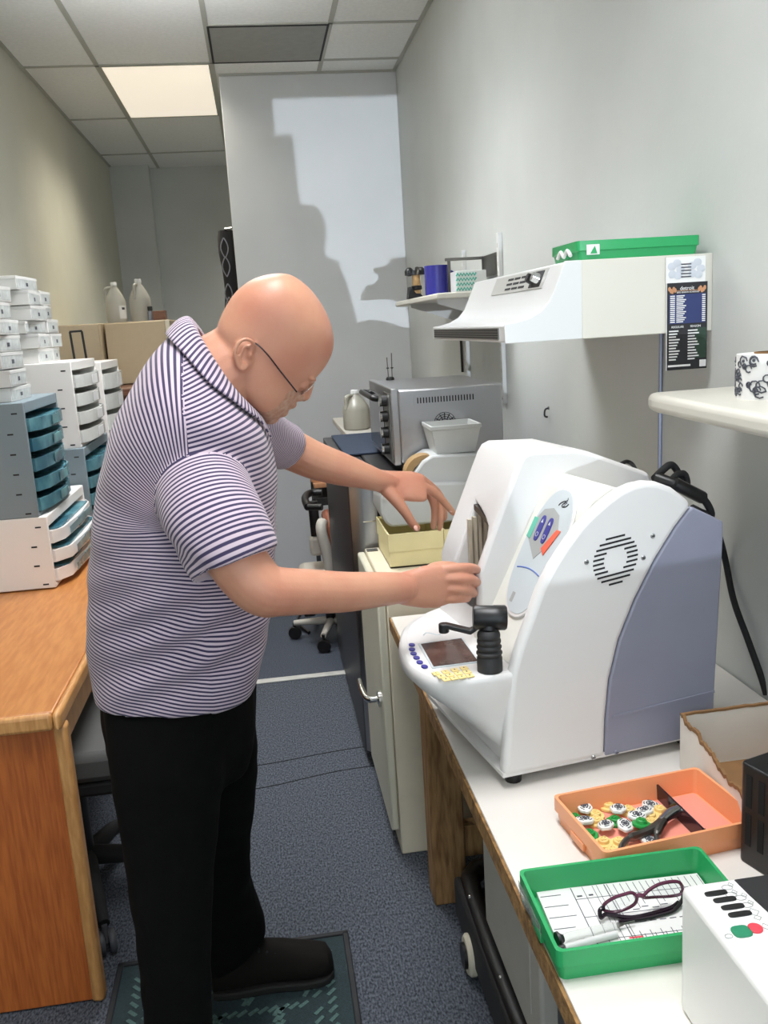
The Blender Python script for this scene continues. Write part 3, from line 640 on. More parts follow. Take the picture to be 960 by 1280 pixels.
# luggage handle on top
t = thing('trolley_handle', 'black pull handle sticking up behind the white organizer', 'handle', (-.83, 4.45, 1.43))
for x in (-.862, -.808):
    m = MB(); m.tube([(x, 4.45, 1.43), (x-.006, 4.45, 1.572)], .0055, 8); m.build('rod', 'black', t, world=True)
m = MB(); m.tube([(-.87, 4.45, 1.573), (-.812, 4.45, 1.574)], .005, 8); m.build('grip', 'black', t, world=True)
m = MB(); m.box(-.88, -.79, 4.43, 4.47, 1.43, 1.44); m.build('base', 'black', t, world=True)

# ---------------------------------------------------------------- range hood on the right wall
t = thing('range_hood', 'white metal range hood fixed to the right wall above the oven', 'hood', (.72, 2.18, 1.465))
prof = [(.932, 1.468), (.495, 1.468), (.495, 1.503), (.515, 1.505), (.545, 1.512), (.570, 1.525), (.588, 1.545), (.600, 1.57), (.622, 1.620), (.932, 1.620)]
m = MB(); m.prism(prof, 1.795, 2.56, 'y'); m.build('hood_shell', 'white', t, world=True, bevel=.003)
m = MB(); m.prism([(.935, 1.466), (.655, 1.466), (.655, 1.6215), (.935, 1.6215)], 1.790, 1.797, 'y'); m.build('end_plate', 'white_warm', t, world=True, bevel=.0015)
m = MB(); m.prism([(.656, 1.466), (.493, 1.466), (.493, 1.505), (.515, 1.507), (.545, 1.514), (.570, 1.527), (.588, 1.547), (.600, 1.571), (.621, 1.6215), (.656, 1.6215)], 1.790, 1.797, 'y'); m.build('end_cheek', 'white', t, world=True, bevel=.0015)
m = MB(); m.box(.4925, .496, 1.84, 2.53, 1.474, 1.497); g = m.build('vent_grille', 'steel_dark', t, world=True)
m = MB()
for k in range(4): m.box(.491, .493, 1.845, 2.525, 1.4765+k*.005, 1.4785+k*.005)
m.build('louvre_bars', 'dark', g, world=True)
# sloped control plate
fdir = Vector((.022, 0, .05)).normalized(); nrm = Vector((-fdir.z, 0, fdir.x))
def onface(y, u, out=0): return Vector((.600, y, 1.57)) + fdir*u + nrm*out
def facebox(mb, y0, y1, u0, u1, o0, o1):
    P = [onface(y, u, o) for o in (o0, o1) for y, u in ((y0, u0), (y1, u0), (y1, u1), (y0, u1))]
    mb.add(P, [(0, 1, 2, 3), (4, 5, 6, 7), (0, 1, 5, 4), (1, 2, 6, 5), (2, 3, 7, 6), (3, 0, 4, 7)])
m = MB(); facebox(m, 1.88, 2.30, .004, .048, -.001, .002); cp = m.build('control_plate', 'plate_grey', t, world=True)
m = MB()
for r_ in range(3):
    for k in range(3): facebox(m, 2.02+k*.056, 2.065+k*.056, .011+r_*.012, .016+r_*.012, .0015, .003)
m.build('plate_slots', 'dark', cp, world=True)
m = MB(); facebox(m, 1.90, 1.98, .008, .044, .0015, .0028); m.build('switch_panel', 'dark', cp, world=True)
for y in (1.925, 1.965):
    m = MB(); m.lathe([(.001, 0), (.012, 0), (.010, .016), (.001, .016)], onface(y, .026, .002), 16, rot_to(nrm)); m.build('knob', 'black' if y > 1.94 else 'chrome', cp, world=True)
m = MB(); m.tube([(.93, 2.02, 1.468), (.931, 2.025, 1.35), (.930, 2.03, .98)], .005, 8); tag(m.build('hood_power_cable', 'cord_white'), 'thin blue grey cable running down the wall below the hood', 'cable')
# card on the hood's end
t = thing('schedule_card', 'long printed schedule card taped to the end of the white hood', 'card', (.878, 1.785, 1.5))
m = MB(); m.box(.832, .917, 1.7855, 1.7875, 1.565, 1.617); m.box(.833, .921, 1.7845, 1.7865, 1.390, 1.566); m.build('card_sheet', 'paper', t, world=True)
m = MB(); m.box(.834, .921, 1.7835, 1.7846, 1.390, 1.566); pr = m.build('black_print', 'ink_black', t, world=True)
m = MB()
for cx in (.853, .897):
    for a in range(5): m.ball((cx+.010*math.cos(a*1.3), 1.7852, 1.592+.013*math.sin(a*1.3)), (.009, .0006, .008), 8)
m.build('pale_artwork', 'card_art', t, world=True)
m = MB()
for k in range(5): m.box(.864, .886, 1.7846, 1.7852, 1.576+k*.0062, 1.5785+k*.0062)
m.build('small_print', 'ink', t, world=True)
m = MB(); m.box(.838, .917, 1.7828, 1.7836, 1.484, 1.543); m.build('blue_table', 'card_blue', pr, world=True)
m = MB()
for k in range(14):
    z = 1.4865+k*.0040
    m.box(.840, .850, 1.7822, 1.7829, z, z+.0022); m.box(.8535, .868+.006*((k*7) % 3)/2, 1.7822, 1.7829, z, z+.0022); m.box(.909, .916, 1.7822, 1.7829, z, z+.0022)
for k in range(11):
    z = 1.410+k*.0058
    m.box(.838, .853+.008*((k*5) % 4)/3, 1.7828, 1.7836, z, z+.0026); m.box(.879, .894+.009*((k*3) % 4)/3, 1.7828, 1.7836, z, z+.0026)
m.box(.836, .885, 1.7828, 1.7836, 1.3965, 1.4005); m.box(.905, .919, 1.7828, 1.7836, 1.394, 1.408); m.build('white_rows', 'paper', pr, world=True)
m = MB(); m.box(.896, .9195, 1.7829, 1.7837, 1.412, 1.474); m.build('green_table', 'card_green', pr, world=True)
RY = Matrix.Rotation(PI/2, 4, 'X')
rm = root_matrix(t).inverted()
text('title_lettering', 'detroit', .011, 'paper', pr, None, M=rm @ Matrix.Translation((.861, 1.7829, 1.551)) @ RY)
text('title_lettering', '2022 SEASON SCHEDULE', .0044, 'paper', pr, None, M=rm @ Matrix.Translation((.854, 1.7829, 1.5452)) @ RY)
text('title_lettering', 'REGULAR', .0062, 'paper', pr, None, M=rm @ Matrix.Translation((.843, 1.7829, 1.4755)) @ RY)
text('title_lettering', 'SEASON', .0062, 'paper', pr, None, M=rm @ Matrix.Translation((.884, 1.7829, 1.4755)) @ RY)
m = MB()
for s_ in (-1, 1):
    for k in range(5): m.ball((.877+s_*(.026+.003*k), 1.7836, 1.551+.003*math.sin(k*2)), (.0035, .0006, .005), 6)
m.box(.85, .904, 1.7832, 1.7834, 1.5495, 1.5505); m.build('figure_print', 'wood_light', pr, world=True)
# lens tray shape, reused
def lens_tray(name, label, loc, rz, body, group, inner=None, W=.252, D=.165, H=.043):
    t = thing(name, label, 'tray', loc, rz, group)
    w_, d_ = W/2, D/2; T = .0045
    o = lambda a, b_, z: [Vector((x, y, z)) for x, y in rrect(-a, a, -b_, b_, .008, 3)]
    m = MB(); m.loft([o(w_-.006, d_-.006, 0), o(w_-.003, d_-.003, H*.45), o(w_, d_, H*.5), o(w_, d_, H), o(w_-T, d_-T, H), o(w_-T-.004, d_-T-.004, .004)], True, False)
    m.add(o(w_-T-.004, d_-T-.004, .004), [tuple(range(len(o(1, 1, 0))))]); m.build('tray_shell', body, t, smooth=35)
    if inner:
        m = MB(); m.prism(rrect(-w_+.012, w_-.012, -d_+.012, d_-.012, .004, 3), .0042, .0052, 'z'); m.build('floor_liner', inner, t)
    m = MB(); m.box(-w_-.0012, -w_+.004, -.02, .02, H*.18, H*.46); m.build('label_rib', body, t, bevel=.001)
    return t
t = lens_tray('lens_tray', 'green plastic job tray resting on top of the white hood', (.783, 1.885, 1.6215), .0, 'green', 'green job trays', H=.038, W=.262)
m = MB(); m.box(-.112, -.085, -.084, -.0828, .010, .030); s_ = m.build('paper_sticker', 'paper', t)
m = MB(); m.prism([(-.105, .012), (-.090, .012), (-.095, .027)], -.0846, -.0841, 'y'); m.build('printed_mark', 'green', s_)
m = MB(); P = [(-.134, -.05+.02*k, .012+.012*(k % 2)) for k in range(5)]; m.tube(smooth_path(P, 4), .004, 6); m.build('crumpled_tag', 'paper', t)

# ---------------------------------------------------------------- wall standards and far shelf
for i, (y, z0, z1, lb) in enumerate(((3.40, 1.19, 1.828, 'white slotted shelf upright nearer the hood on the right wall'), (4.00, 1.2, 1.815, 'white slotted shelf upright nearer the partition on the right wall'))):
    t = thing('shelf_upright', lb, 'shelf upright', (.925, y, z0), 0, 'white shelf uprights')
    m = MB(); m.box(.918, .9345, y-.014, y+.014, z0, z1); u_ = m.build('channel', 'white', t, world=True, bevel=.002)
    m = MB()
    for k in range(18): m.box(.9175, .9185, y-.004, y+.004, z0+.02+k*(z1-z0-.04)/18, z0+.035+k*(z1-z0-.04)/18)
    m.build('slot', 'cabinet_grey', u_, world=True)
    m = MB(); m.ball((.917, y, z0+.02), (.003, .006, .006), 8); m.build('screw', 'steel_dark', t, world=True)
t = thing('wall_shelf', 'white corner shelf with the blue mug near the partition', 'shelf', (.80, 3.9, 1.6))
m = MB(); m.prism([(.932, 3.30), (.66, 3.30), (.655, 4.20), (.668, 4.36), (.70, 4.44), (.932, 4.44)], 1.597, 1.618, 'z'); m.build('shelf_board', 'white_warm', t, world=True, bevel=.004)
for y in (3.40, 4.0):
    m = MB(); m.prism([(.917, 1.50), (.917, 1.597), (.68, 1.597), (.68, 1.583)], y-.006, y+.006, 'y'); m.build('bracket', 'white', t, world=True)
t = thing('blue_mug', 'deep blue cylindrical mug on the corner shelf', 'mug', (.735, 3.66, 1.618))
m = MB(); m.lathe([(.001, 0), (.046, 0), (.050, .004), (.050, .118), (.047, .118), (.046, .008), (.001, .008)], n=36); m.build('cup', 'mug_blue', t)
m = MB(); m.tube(smooth_path([(.045, .02, .095), (.072, .03, .09), (.078, .033, .06), (.07, .03, .03), (.045, .02, .025)], 5), .006, 8); m.build('handle', 'mug_blue', t)
t = thing('patterned_box', 'white box with teal wavy print behind the blue mug', 'box', (.80, 3.55, 1.618))
m = MB(); m.box(-.03, .09, -.08, .02, 0, .083); m.build('box_body', 'white', t, bevel=.002)
m = MB()
for r_ in range(4):
    P = [(-.028+.006*k, -.0805, .014+.018*r_+(.006 if k % 2 else -.004)) for k in range(14)]; m.tube(P, .0032, 5)
m.build('wave_print', 'teal_print', t)
t = thing('brass_instrument', 'small dark brass and black optical instrument left of the blue mug', 'instrument', (.685, 3.90, 1.618))
m = MB(); m.prism([(-.035, 0), (.035, 0), (.02, .02), (.0, .022), (-.02, .05), (-.028, .05)], -.025, .025, 'y'); m.build('foot', 'black', t, bevel=.002)
m = MB(); m.tube([(.008, 0, .0), (.008, 0, .03), (.008, 0, .1)], [.020, .018, .017], 16); m.build('barrel', 'tan', t)
m = MB(); m.lathe([(.017, 0), (.023, .004), (.023, .018), (.017, .02), (.017, 0)], (.008, 0, .035), 16); m.build('ring', 'black', t)
m = MB(); m.box(-.038, .045, -.02, .02, .098, .118); m.ball((-.022, -.005, .112), .019, 10); m.ball((.03, -.005, .115), .016, 10); m.build('head', 'black', t, bevel=.002)
m = MB(); m.tube([(.008, -.02, .105), (.008, -.035, .125)], .010, 10); m.build('eyepiece', 'steel_dark', t)
t = thing('wire_rack', 'bent metal strip rack behind the blue mug on the corner shelf', 'rack', (.88, 3.55, 1.618))
m = MB(); m.box(-.12, .045, .06, .066, .13, .142); m.box(.035, .045, -.12, .066, .06, .142); m.build('top_band', 'steel_dark', t, bevel=.002)
for x in (-.11, .03):
    m = MB(); m.box(x, x+.012, .06, .066, 0, .13); m.build('upright', 'steel_dark', t)
m = MB(); m.tube([(.925, 4.12, 1.597), (.927, 4.12, 1.28)], .006, 8); tag(m.build('black_wire', 'black'), 'short black wire hanging below the corner shelf', 'wire')
t = thing('wall_hook', 'tiny metal hook screwed in the bare right wall under the hood', 'hook', (.932, 2.88, 1.20))
m = MB(); m.lathe([(.001, 0), (.006, 0), (.006, .002), (.001, .002)], (.9345, 2.88, 1.215), 12, rot_to(Vector((-1, 0, 0)))); m.build('plate', 'steel_dark', t, world=True)
m = MB(); m.tube(smooth_path([(.934, 2.88, 1.215), (.922, 2.88, 1.21), (.920, 2.88, 1.19), (.930, 2.88, 1.185)], 4), .003, 6); m.build('hook', 'dark', t, world=True)
# near shelf with sticker roll
t = thing('wall_shelf', 'white rounded shelf with the sticker roll above the table', 'shelf', (.82, 1.2, 1.34))
m = MB(); m.prism([(.932, .45), (.705, .45), (.705, 1.22), (.722, 1.60), (.732, 1.645), (.745, 1.66), (.932, 1.665)], 1.326, 1.36, 'z'); m.build('shelf_board', 'white_warm', t, world=True, bevel=.012, seg=4)
for y in (.5, .8):
    m = MB(); m.prism([(.932, 1.20), (.932, 1.326), (.74, 1.326), (.74, 1.31), (.925, 1.20)], y-.004, y+.004, 'y'); m.build('bracket', 'white', t, world=True)
t = thing('sticker_roll', 'roll of white stickers printed with black patterns on the near shelf', 'roll', (.845, 1.42, 1.36))
m = MB(); m.lathe([(.024, 0), (.052, 0), (.052, .074), (.024, .074), (.024, 0)], n=40); rl = m.build('paper_roll', 'paper', t)
m = MB(); m.lathe([(.021, -.0), (.0245, -.0), (.0245, .0765), (.021, .0765), (.021, 0)], n=30); m.build('core', 'cardboard', t)
m = MB()
rnd = random.Random(4)
for k in range(46):
    a0 = PI*.75+rnd.random()*PI*1.05; z0 = .008+rnd.random()*.058; rr_ = .004+rnd.random()*.006
    P = [(.0525*math.cos(a0+rr_/.052*math.cos(u)), .0525*math.sin(a0+rr_/.052*math.cos(u)), z0+rr_*math.sin(u)) for u in np.linspace(0, 2*PI*.85, 9)]
    m.tube([p for p in P if .002 < p[2] < .072], .0014, 4) if len([p for p in P if .002 < p[2] < .072]) > 2 else None
    if k % 3 == 0: m.ball((.0522*math.cos(a0), .0522*math.sin(a0), z0), (.003, .003, .003), 6)
m.build('ink_pattern', 'ink', rl)
# ---------------------------------------------------------------- the white lens edging machine (local: x front to back, y its width, z up)
MA, MROT = Vector((.340, 1.327, .75)), math.radians(9.585)
t = EDG = thing('lens_edger', 'large white and grey lens edging machine the man is working at', 'machine', MA, MROT)
front = [(0.0, .025), (.005, .07), (.011, .13), (.020, .20), (.034, .243), (.050, .279), (.075, .338), (.097, .374), (.119, .402), (.147, .433), (.173, .454), (.199, .471), (.224, .484), (.247, .491), (.270, .493), (.294, .489), (.322, .477), (.358, .449)]
seam = [(.356, .437), (.328, .408), (.290, .358), (.251, .294), (.220, .228), (.201, .160), (.193, .089), (.190, .022)]
m = MB(); m.prism(front+seam, 0, .027, 'y'); m.build('side_panel', 'machine', t, bevel=.010, seg=4)
grey = [(.190, .022), (.193, .089), (.201, .160), (.220, .228), (.251, .294), (.290, .358), (.328, .408), (.352, .433), (.362, .4395), (.423, .407), (.4235, .38), (.411, .10), (.408, .022)]
m = MB(); m.prism(grey, .0012, .37, 'y'); m.build('rear_housing', 'machine_grey', t, bevel=.004, seg=3)
m = MB(); m.prism([(.205, .095), (.409, .103), (.409, .099), (.204, .091)], -.0006, .003, 'y'); m.build('housing_joint', 'machine_grey', t)
# centre body with hump
hump = [(.022, .022), (.030, .19), (.040, .21), (.045, .25), (.046, .32), (.067, .37), (.0885, .418), (.1155, .478), (.132, .514), (.142, .528), (.156, .5335), (.25, .528), (.275, .520), (.40, .468), (.41, .445), (.40, .022)]
m = MB(); m.prism(hump, .186, .375, 'y'); hb = m.build('hump_cover', 'machine', t, smooth=30)
c = MB(); c.prism([(.300, .255), (.206, .255), (.206, .380), (.216, .398), (.24, .410), (.27, .420), (.300, .428)], -.05, .13, 'x'); cut(hb, c)
md = hb.modifiers.new('edge', 'BEVEL'); md.width = .009; md.segments = 3; md.limit_method = 'ANGLE'; md.angle_limit = math.radians(40)
m = MB(); m.box(.112, .135, .207, .299, .256, .40); m.build('chamber_wall', 'plates', t)
m = MB()
for k in range(6): m.box(.074+.004*k+k*.006, .080+.004*k+k*.006, .288-.002*(k % 2), .297, .257, .398+.004*k)
m.build('splash_plate', 'plates', t)
m = MB(); m.prism([(.298, .425), (.27, .418), (.24, .408), (.216, .396), (.208, .380), (.208, .372), (.218, .388), (.24, .398), (.27, .407), (.298, .414)], .090, .118, 'x'); m.build('chamber_lip', 'steel_dark', t)
m = MB(); m.tube([(.10, .208, .30), (.10, .298, .30)], .012, 14); m.build('clamp_axle', 'steel_dark', t)
# recessed control face between hump and side panel
ctl = [(.022, .022), (.024, .19), (.040, .208), (.062, .236), (.083, .274), (.19, .473), (.207, .492), (.222, .4985), (.24, .492), (.30, .468), (.39, .43), (.40, .022)]
m = MB(); m.prism([(x-.004 if z > .2 and x < .22 else x, z-.012 if x > .2 and z > .3 else z) for x, z in ctl], .025, .192, 'y'); m.build('control_bay', 'machine_in', t, bevel=.004, seg=3)
# overlay ellipse on the slope
sd = Vector((.107, 0, .199)).normalized(); sn = Vector((-sd.z, 0, sd.x)); so = Vector((.079, 0, .274))
def slope(u, y, o=0): return so + sd*u + Vector((0, y, 0)) + sn*o
def oval(cu, cy, ru, ry, n=44, p=2.3, sk=0):
    out = []
    for k in range(n):
        a = 2*PI*k/n; ca, sa = math.cos(a), math.sin(a)
        u_ = ru*abs(ca)**(2/p)*(1 if ca > 0 else -1); out.append((cu+u_, cy+ry*abs(sa)**(2/p)*(1 if sa > 0 else -1)+sk*u_))
    return out
def plate(name, poly, o0, o1, mm, parent, bevel=0):
    m = MB(); m.loft([[slope(u, y, o0) for u, y in poly], [slope(u, y, o1) for u, y in poly]]); return m.build(name, mm, parent, bevel=bevel)
plate('overlay_rim', oval(.108, .102, .122, .068), 0, .004, 'machine', t, .002)
ov = plate('control_overlay', oval(.108, .102, .115, .062), .003, .0048, 'panel_face', t)
pad = [(.110, .062), (.110+.0, .118), (.120, .142), (.15, .146), (.172, .135), (.181, .115), (.181, .088), (.168, .068), (.14, .058)]
pd = plate('button_pad', [(.092, .110), (.124, .158), (.158, .158), (.180, .142), (.187, .114), (.178, .088), (.152, .072), (.136, .072)], .0046, .0056, 'grey_pad', ov)
plate('green_key', [(.122, .148), (.124, .163), (.162, .163), (.162, .148)], .0050, .0066, 'teal_key', pd, .0008)
plate('red_key', [(.104, .084), (.154, .062), (.154, .076), (.114, .100)], .0050, .0066, 'red_key', pd, .0008)
for y in (.130, .104):
    k_ = plate('rocker_key', oval(.146, y, .024, .0085, 24, 3.0), .0052, .0070, 'blue_key', pd, .0008)
    plate('arrow_mark', [(.156, y-.0035), (.156, y+.0035), (.163, y)], .0069, .0073, 'white', k_)
    m = MB(); m.tube([slope(.134+.004*math.cos(a), y+.004*math.sin(a), .007) for a in np.linspace(0, 2*PI*.95, 12)], .0006, 4); m.build('ring_mark', 'white', k_)
m = MB(); m.tube([slope(.062+.012*math.sin(PI*(.15+.62*s_)), .150-.080*s_, .005) for s_ in np.linspace(0, 1, 16)], .0012, 5); m.build('blue_arc', 'line_blue', ov)
plate('square_badge', [(.008, .118), (.008, .128), (.026, .128), (.026, .118)], .0046, .0052, 'grey_pad', ov)
m = MB(); m.tube([slope(.194+.008*math.sin(q*1.0)*1.0+.010*q/6, .098-.016*q/6+.006*math.cos(q*1.6), .005) for q in np.linspace(0, 6, 30)], .0011, 5); m.build('curl_logo', 'ink_black', ov)
MS = Matrix(((0, sd.x, sn.x, 0), (-1, 0, 0, 0), (0, sd.z, sn.z, 0), (0, 0, 0, 1)))
p = slope(.193, .086, .005); text('maker_lettering', 'edger', .008, 'ink', ov, None, M=Matrix.Translation(p) @ MS @ Matrix.Rotation(PI/2.4, 4, 'Z'))
# tray with screen and keys
outl = smooth_path([(.07, .388, 0), (.06, .388, 0), (0, .358, 0), (-.058, .305, 0), (-.095, .225, 0), (-.112, .145, 0), (-.109, .080, 0), (-.090, .034, 0), (-.045, .012, 0), (.022, .003, 0), (.07, .003, 0)], 5)
lev = [(.200, .97, .0), (.2045, .985, 0), (.2035, .96, .003)]
def trayring(z, g, dw=0):
    return [Vector((min(.07, p.x*g+(.02*(1-g)) if p.x < .02 else p.x), .19+(p.y-.19)*(1-dw), z)) for p in outl]
m = MB(); m.loft([trayring(.03, .02, .18), trayring(.060, .10, .14), trayring(.095, .36, .08), trayring(.130, .66, .04), trayring(.158, .90, .015), trayring(.178, 1.03), trayring(.192, 1.035), trayring(.200, 1.01), trayring(.2035, .965, .015)]); m.build('front_tray', 'machine', t, smooth=50, bevel=0)
m = MB(); m.loft([trayring(.2030, .90, .05), trayring(.2042, .89, .052)]); tp = m.build('tray_overlay', 'machine', t)
ZT = .2042
m = MB(); m.prism([(-.071, .196), (.012, .190), (-.006, .067), (-.089, .076)], ZT, ZT+.002, 'z'); m.build('screen_bezel', 'panel_face', tp)
m = MB(); m.prism([(-.068, .190), (.008, .185), (-.009, .071), (-.085, .080)], ZT+.001, ZT+.0026, 'z'); m.build('dead_screen', 'screen', tp)
for s_, w_ in ((-.083, .196), (-.090, .175), (-.0945, .154), (-.0965, .133), (-.0985, .111), (-.098, .089)):
    m = MB(); m.prism([(s_+.0055*math.cos(a), w_+.0075*math.sin(a)) for a in np.linspace(0, 2*PI, 18, endpoint=False)], ZT, ZT+.0025, 'z'); m.build('round_key', 'blue_key', tp, bevel=.0006)
for r_ in range(3):
    for k in range(4):
        f0 = Vector((-.092, .052, 0)).lerp(Vector((-.040, .054, 0)), k/3*.96+.02); f1 = Vector((-.086, .022, 0)).lerp(Vector((-.044, .020, 0)), k/3*.96+.02); q = f0.lerp(f1, r_/2)
        m = MB(); m.box(q.x-.0062, q.x+.0062, q.y-.0062, q.y+.0062, ZT, ZT+.0022); kk = m.build('number_key', 'yellow_key', tp, bevel=.0007)
        text('digit', '123456789C0E'[r_*4+k], .006, 'ink', kk, (q.x-.002, q.y-.002, ZT+.0023))
m = MB(); m.tube([(-.046+.03*u, .236+.010*math.sin(u*5.5), ZT) for u in np.linspace(0, 1.7, 22)], .0016, 5); m.build('embossed_curl', 'panel_face', tp)
# joystick
J = Vector((-.005, .030, ZT))
pr = [(.001, 0), (.021, 0), (.021, .022), (.019, .026)]
for k in range(4): z = .026+k*.010; pr += [(.0185, z), (.0215-.0008*k, z+.004), (.0215-.0008*k, z+.006), (.0180, z+.0095)]
m = MB(); m.lathe(pr+[(.014, .070), (.001, .070)], J, 24); js = m.build('joystick_bellows', 'rubber', t)
m = MB(); hd = J+Vector((.004, .006, .088)); ax = Vector((1, -.35, -.06)).normalized()
m.lathe([(.001, -.026), (.017, -.026), (.020, -.022), (.020, .006), (.0205, .008), (.0205, .026), (.018, .029), (.001, .029)], hd, 28, rot_to(ax)); m.tube([J+Vector((0, 0, .068)), hd], .014, 12); m.build('joystick_head', 'black', t)
m = MB(); m.lathe([(.003, 0), (.005, 0), (.005, .0008), (.003, .0008), (.003, 0)], hd+ax*.029, 16, rot_to(ax)); m.build('end_mark', 'grey_pad', t)
A0 = hd+Vector((-.016, .004, -.012)); A1 = J+Vector((-.066, .030, .078))
m = MB(); dv = (A1-A0).normalized(); sv = Vector((-dv.y, dv.x, 0)).normalized(); up = dv.cross(sv)
P = [A0, A0.lerp(A1, .25)+Vector((0, 0, -.010)), A0.lerp(A1, .9), A1]
m.loft([[p+sv*a*.008+Vector((0, 0, b*.0042)) for a, b in ((-1, -1), (1, -1), (1, 1), (-1, 1))] for p in P]); m.lathe([(.001, -.012), (.0085, -.012), (.0085, .004), (.001, .004)], A1, 14); m.build('joystick_arm', 'black', t, bevel=.002)
# flank details
m = MB()
for k in range(11):
    z = .329+.0078*k - .0; c_ = .369; dz = z-c_; R_ = .042; r_ = .022
    if abs(dz) >= R_: continue
    hw = math.sqrt(R_*R_-dz*dz); sl = lambda a, b_: m.prism([(.2125+a, z-.0016+(a)*.10), (.2125+b_, z-.0016+b_*.10), (.2125+b_, z+.0016+b_*.10), (.2125+a, z+.0016+a*.10)], -.0006, .002, 'y')
    if abs(dz) < r_:
        hi = math.sqrt(r_*r_-dz*dz); sl(-hw, -hi); sl(hi, hw)
    else: sl(-hw, hw)
m.build('fan_grille', 'dark', t)
for s_, z in ((.159, .372), (.265, .365), (.283, .400), (.167, .026+.0), (.212, .026)):
    m = MB(); m.lathe([(.001, 0), (.0045, 0), (.0035, .002), (.001, .002)], (s_, 0 if s_ != .212 else .0012, z), 14, rot_to(Vector((0, -1, 0)))); sc = m.build('screw', 'steel' if s_ != .212 else 'machine_grey', t)
    m = MB(); m.box(s_-.0028, s_+.0028, -.0024, -.0018, z-.0006, z+.0006); m.build('screw_slot', 'dark', sc)
for s_, w_ in ((.03, .03), (.03, .33), (.37, .03), (.37, .33)):
    m = MB(); m.lathe([(.001, 0), (.014, 0), (.016, .024), (.001, .024)], (s_, w_, 0), 16); m.build('rubber_foot', 'black', t)
m = MB(); m.prism([(.0, .022), (.19, .020), (.40, .020), (.40, .028), (0, .030)], .004, .37, 'y'); m.build('base_pan', 'machine', t)

# cables behind the machine
t = thing('cable_bundle', 'bundle of black plugs and cables behind the white machine', 'cables', (.80, 1.55, 1.2))
def P3(lst): return smooth_path([at(x, y, Y) for x, y, Y in lst], 6)
m = MB(); m.tube(P3([(818, 598, 1.56), (826, 590, 1.58), (838, 581, 1.60), (846, 588, 1.60), (850, 600, 1.58), (848, 610, 1.55)]), .007, 10); m.tube(P3([(835, 605, 1.55), (845, 594, 1.57), (855, 592, 1.58), (859, 602, 1.58), (858, 612, 1.55)]), .006, 10); m.build('cable_loop', 'black_matte', t, world=True)
m = MB(); m.tube(P3([(820, 597, 1.55), (840, 604, 1.53), (856, 610, 1.52)]), .011, 10); m.tube(P3([(843, 604, 1.52), (860, 613, 1.52), (878, 622, 1.53)]), .012, 10); m.build('plug', 'black', t, world=True)
m = MB(); m.tube(P3([(876, 620, 1.53), (884, 630, 1.54), (889, 642, 1.56), (886, 652, 1.58)]), .007, 10); m.tube(P3([(866, 634, 1.50), (878, 640, 1.53), (887, 643, 1.56)]), .0055, 8); m.build('lead', 'black_matte', t, world=True)
m = MB(); m.tube(P3([(776, 580, 1.62), (783, 577, 1.63), (790, 580, 1.63), (795, 588, 1.62)]), .004, 8); m.build('thin_lead', 'black', t, world=True)
m = MB(); m.tube(P3([(886, 650, 1.58), (896, 662, 1.66), (906, 697, 1.70), (917, 750, 1.66), (935, 800, 1.60), (950, 842, 1.565), (958, 868, 1.553)]), .0065, 10); tag(m.build('power_cable', 'black_matte'), 'thick black power cable running down the wall behind the machine', 'cable')

# ---------------------------------------------------------------- torn carton, orange tray, green tray, black vent box, desktop tester
t = thing('torn_carton', 'white cardboard carton torn open at the top beside the machine', 'carton', (.73, 1.235, .75))
rnd = random.Random(11)
def jag(x0, y0, x1, y1, h0, h1, n=14, amp=.006):
    out = []
    for k in range(n+1):
        f = k/n; out.append((x0+(x1-x0)*f, y0+(y1-y0)*f, h0+(h1-h0)*f+rnd.uniform(-amp, amp)*(1 if 0 < k < n else 0)))
    return out
TOPS = []
def wallstrip(mb, top, nrm, th=.004, deep=None):
    nx, ny = nrm[0]*th, nrm[1]*th
    R = [[Vector((x, y, z-deep if deep else 0.0005)), Vector((x, y, z)), Vector((x+nx, y+ny, z)), Vector((x+nx, y+ny, z-deep if deep else .0005))] for x, y, z in top]
    if not deep: TOPS.append((top, nrm))
    mb.loft(R)
x0, x1, y0, y1 = -.082, .10, -.105, .095
m = MB(); wallstrip(m, jag(x0, y1, x1, y1, .100, .103, amp=.001), (0, -1)); wallstrip(m, jag(x0, y0, x0, y1-.004, .058, .100, 30, .006), (1, 0)); wallstrip(m, jag(x0+.004, y0, x1, y0, .056, .07, 12, .006), (0, 1)); m.box(x0+.004, x1, y0+.004, y1-.004, 0.0005, .003); m.build('carton_shell', 'box_white', t, smooth=0)
m = MB(); wallstrip(m, jag(x1-.006, y0+.005, x1-.006, y1-.005, .075, .101, 14, .006), (1, 0), .006); m.box(x0+.006, x1-.01, y0+.006, y1-.006, .003, .0045); m.build('brown_lining', 'cardboard', t, smooth=0)
m = MB()
for top, nv in TOPS: wallstrip(m, [(x-nv[0]*.0006, y-nv[1]*.0006, z+.0004) for x, y, z in top], nv, .0052, .0035+.004*rnd.random())
m.build('torn_edge', 'cardboard', t, smooth=0)

OT = lens_tray('lens_tray', 'orange plastic job tray with lens blocks and a divider bar', (.524, 1.157, .75), math.radians(6.6), 'orange', 'job trays on the work table', inner='orange_in')
t = thing('divider_bar', 'flat black strip standing across the orange tray', 'strip', (.571, 1.172, .7553), 0)
m = MB(); m.box(-.0015, .0015, -.074, .074, 0, .024, Matrix.Rotation(math.radians(4), 4, 'Z')); m.build('strip', 'frame_dark', t)
m = MB(); m.box(-.003, .003, -.074, -.066, 0, .024, Matrix.Rotation(math.radians(4), 4, 'Z')); m.build('end_stop', 'frame_dark', t)
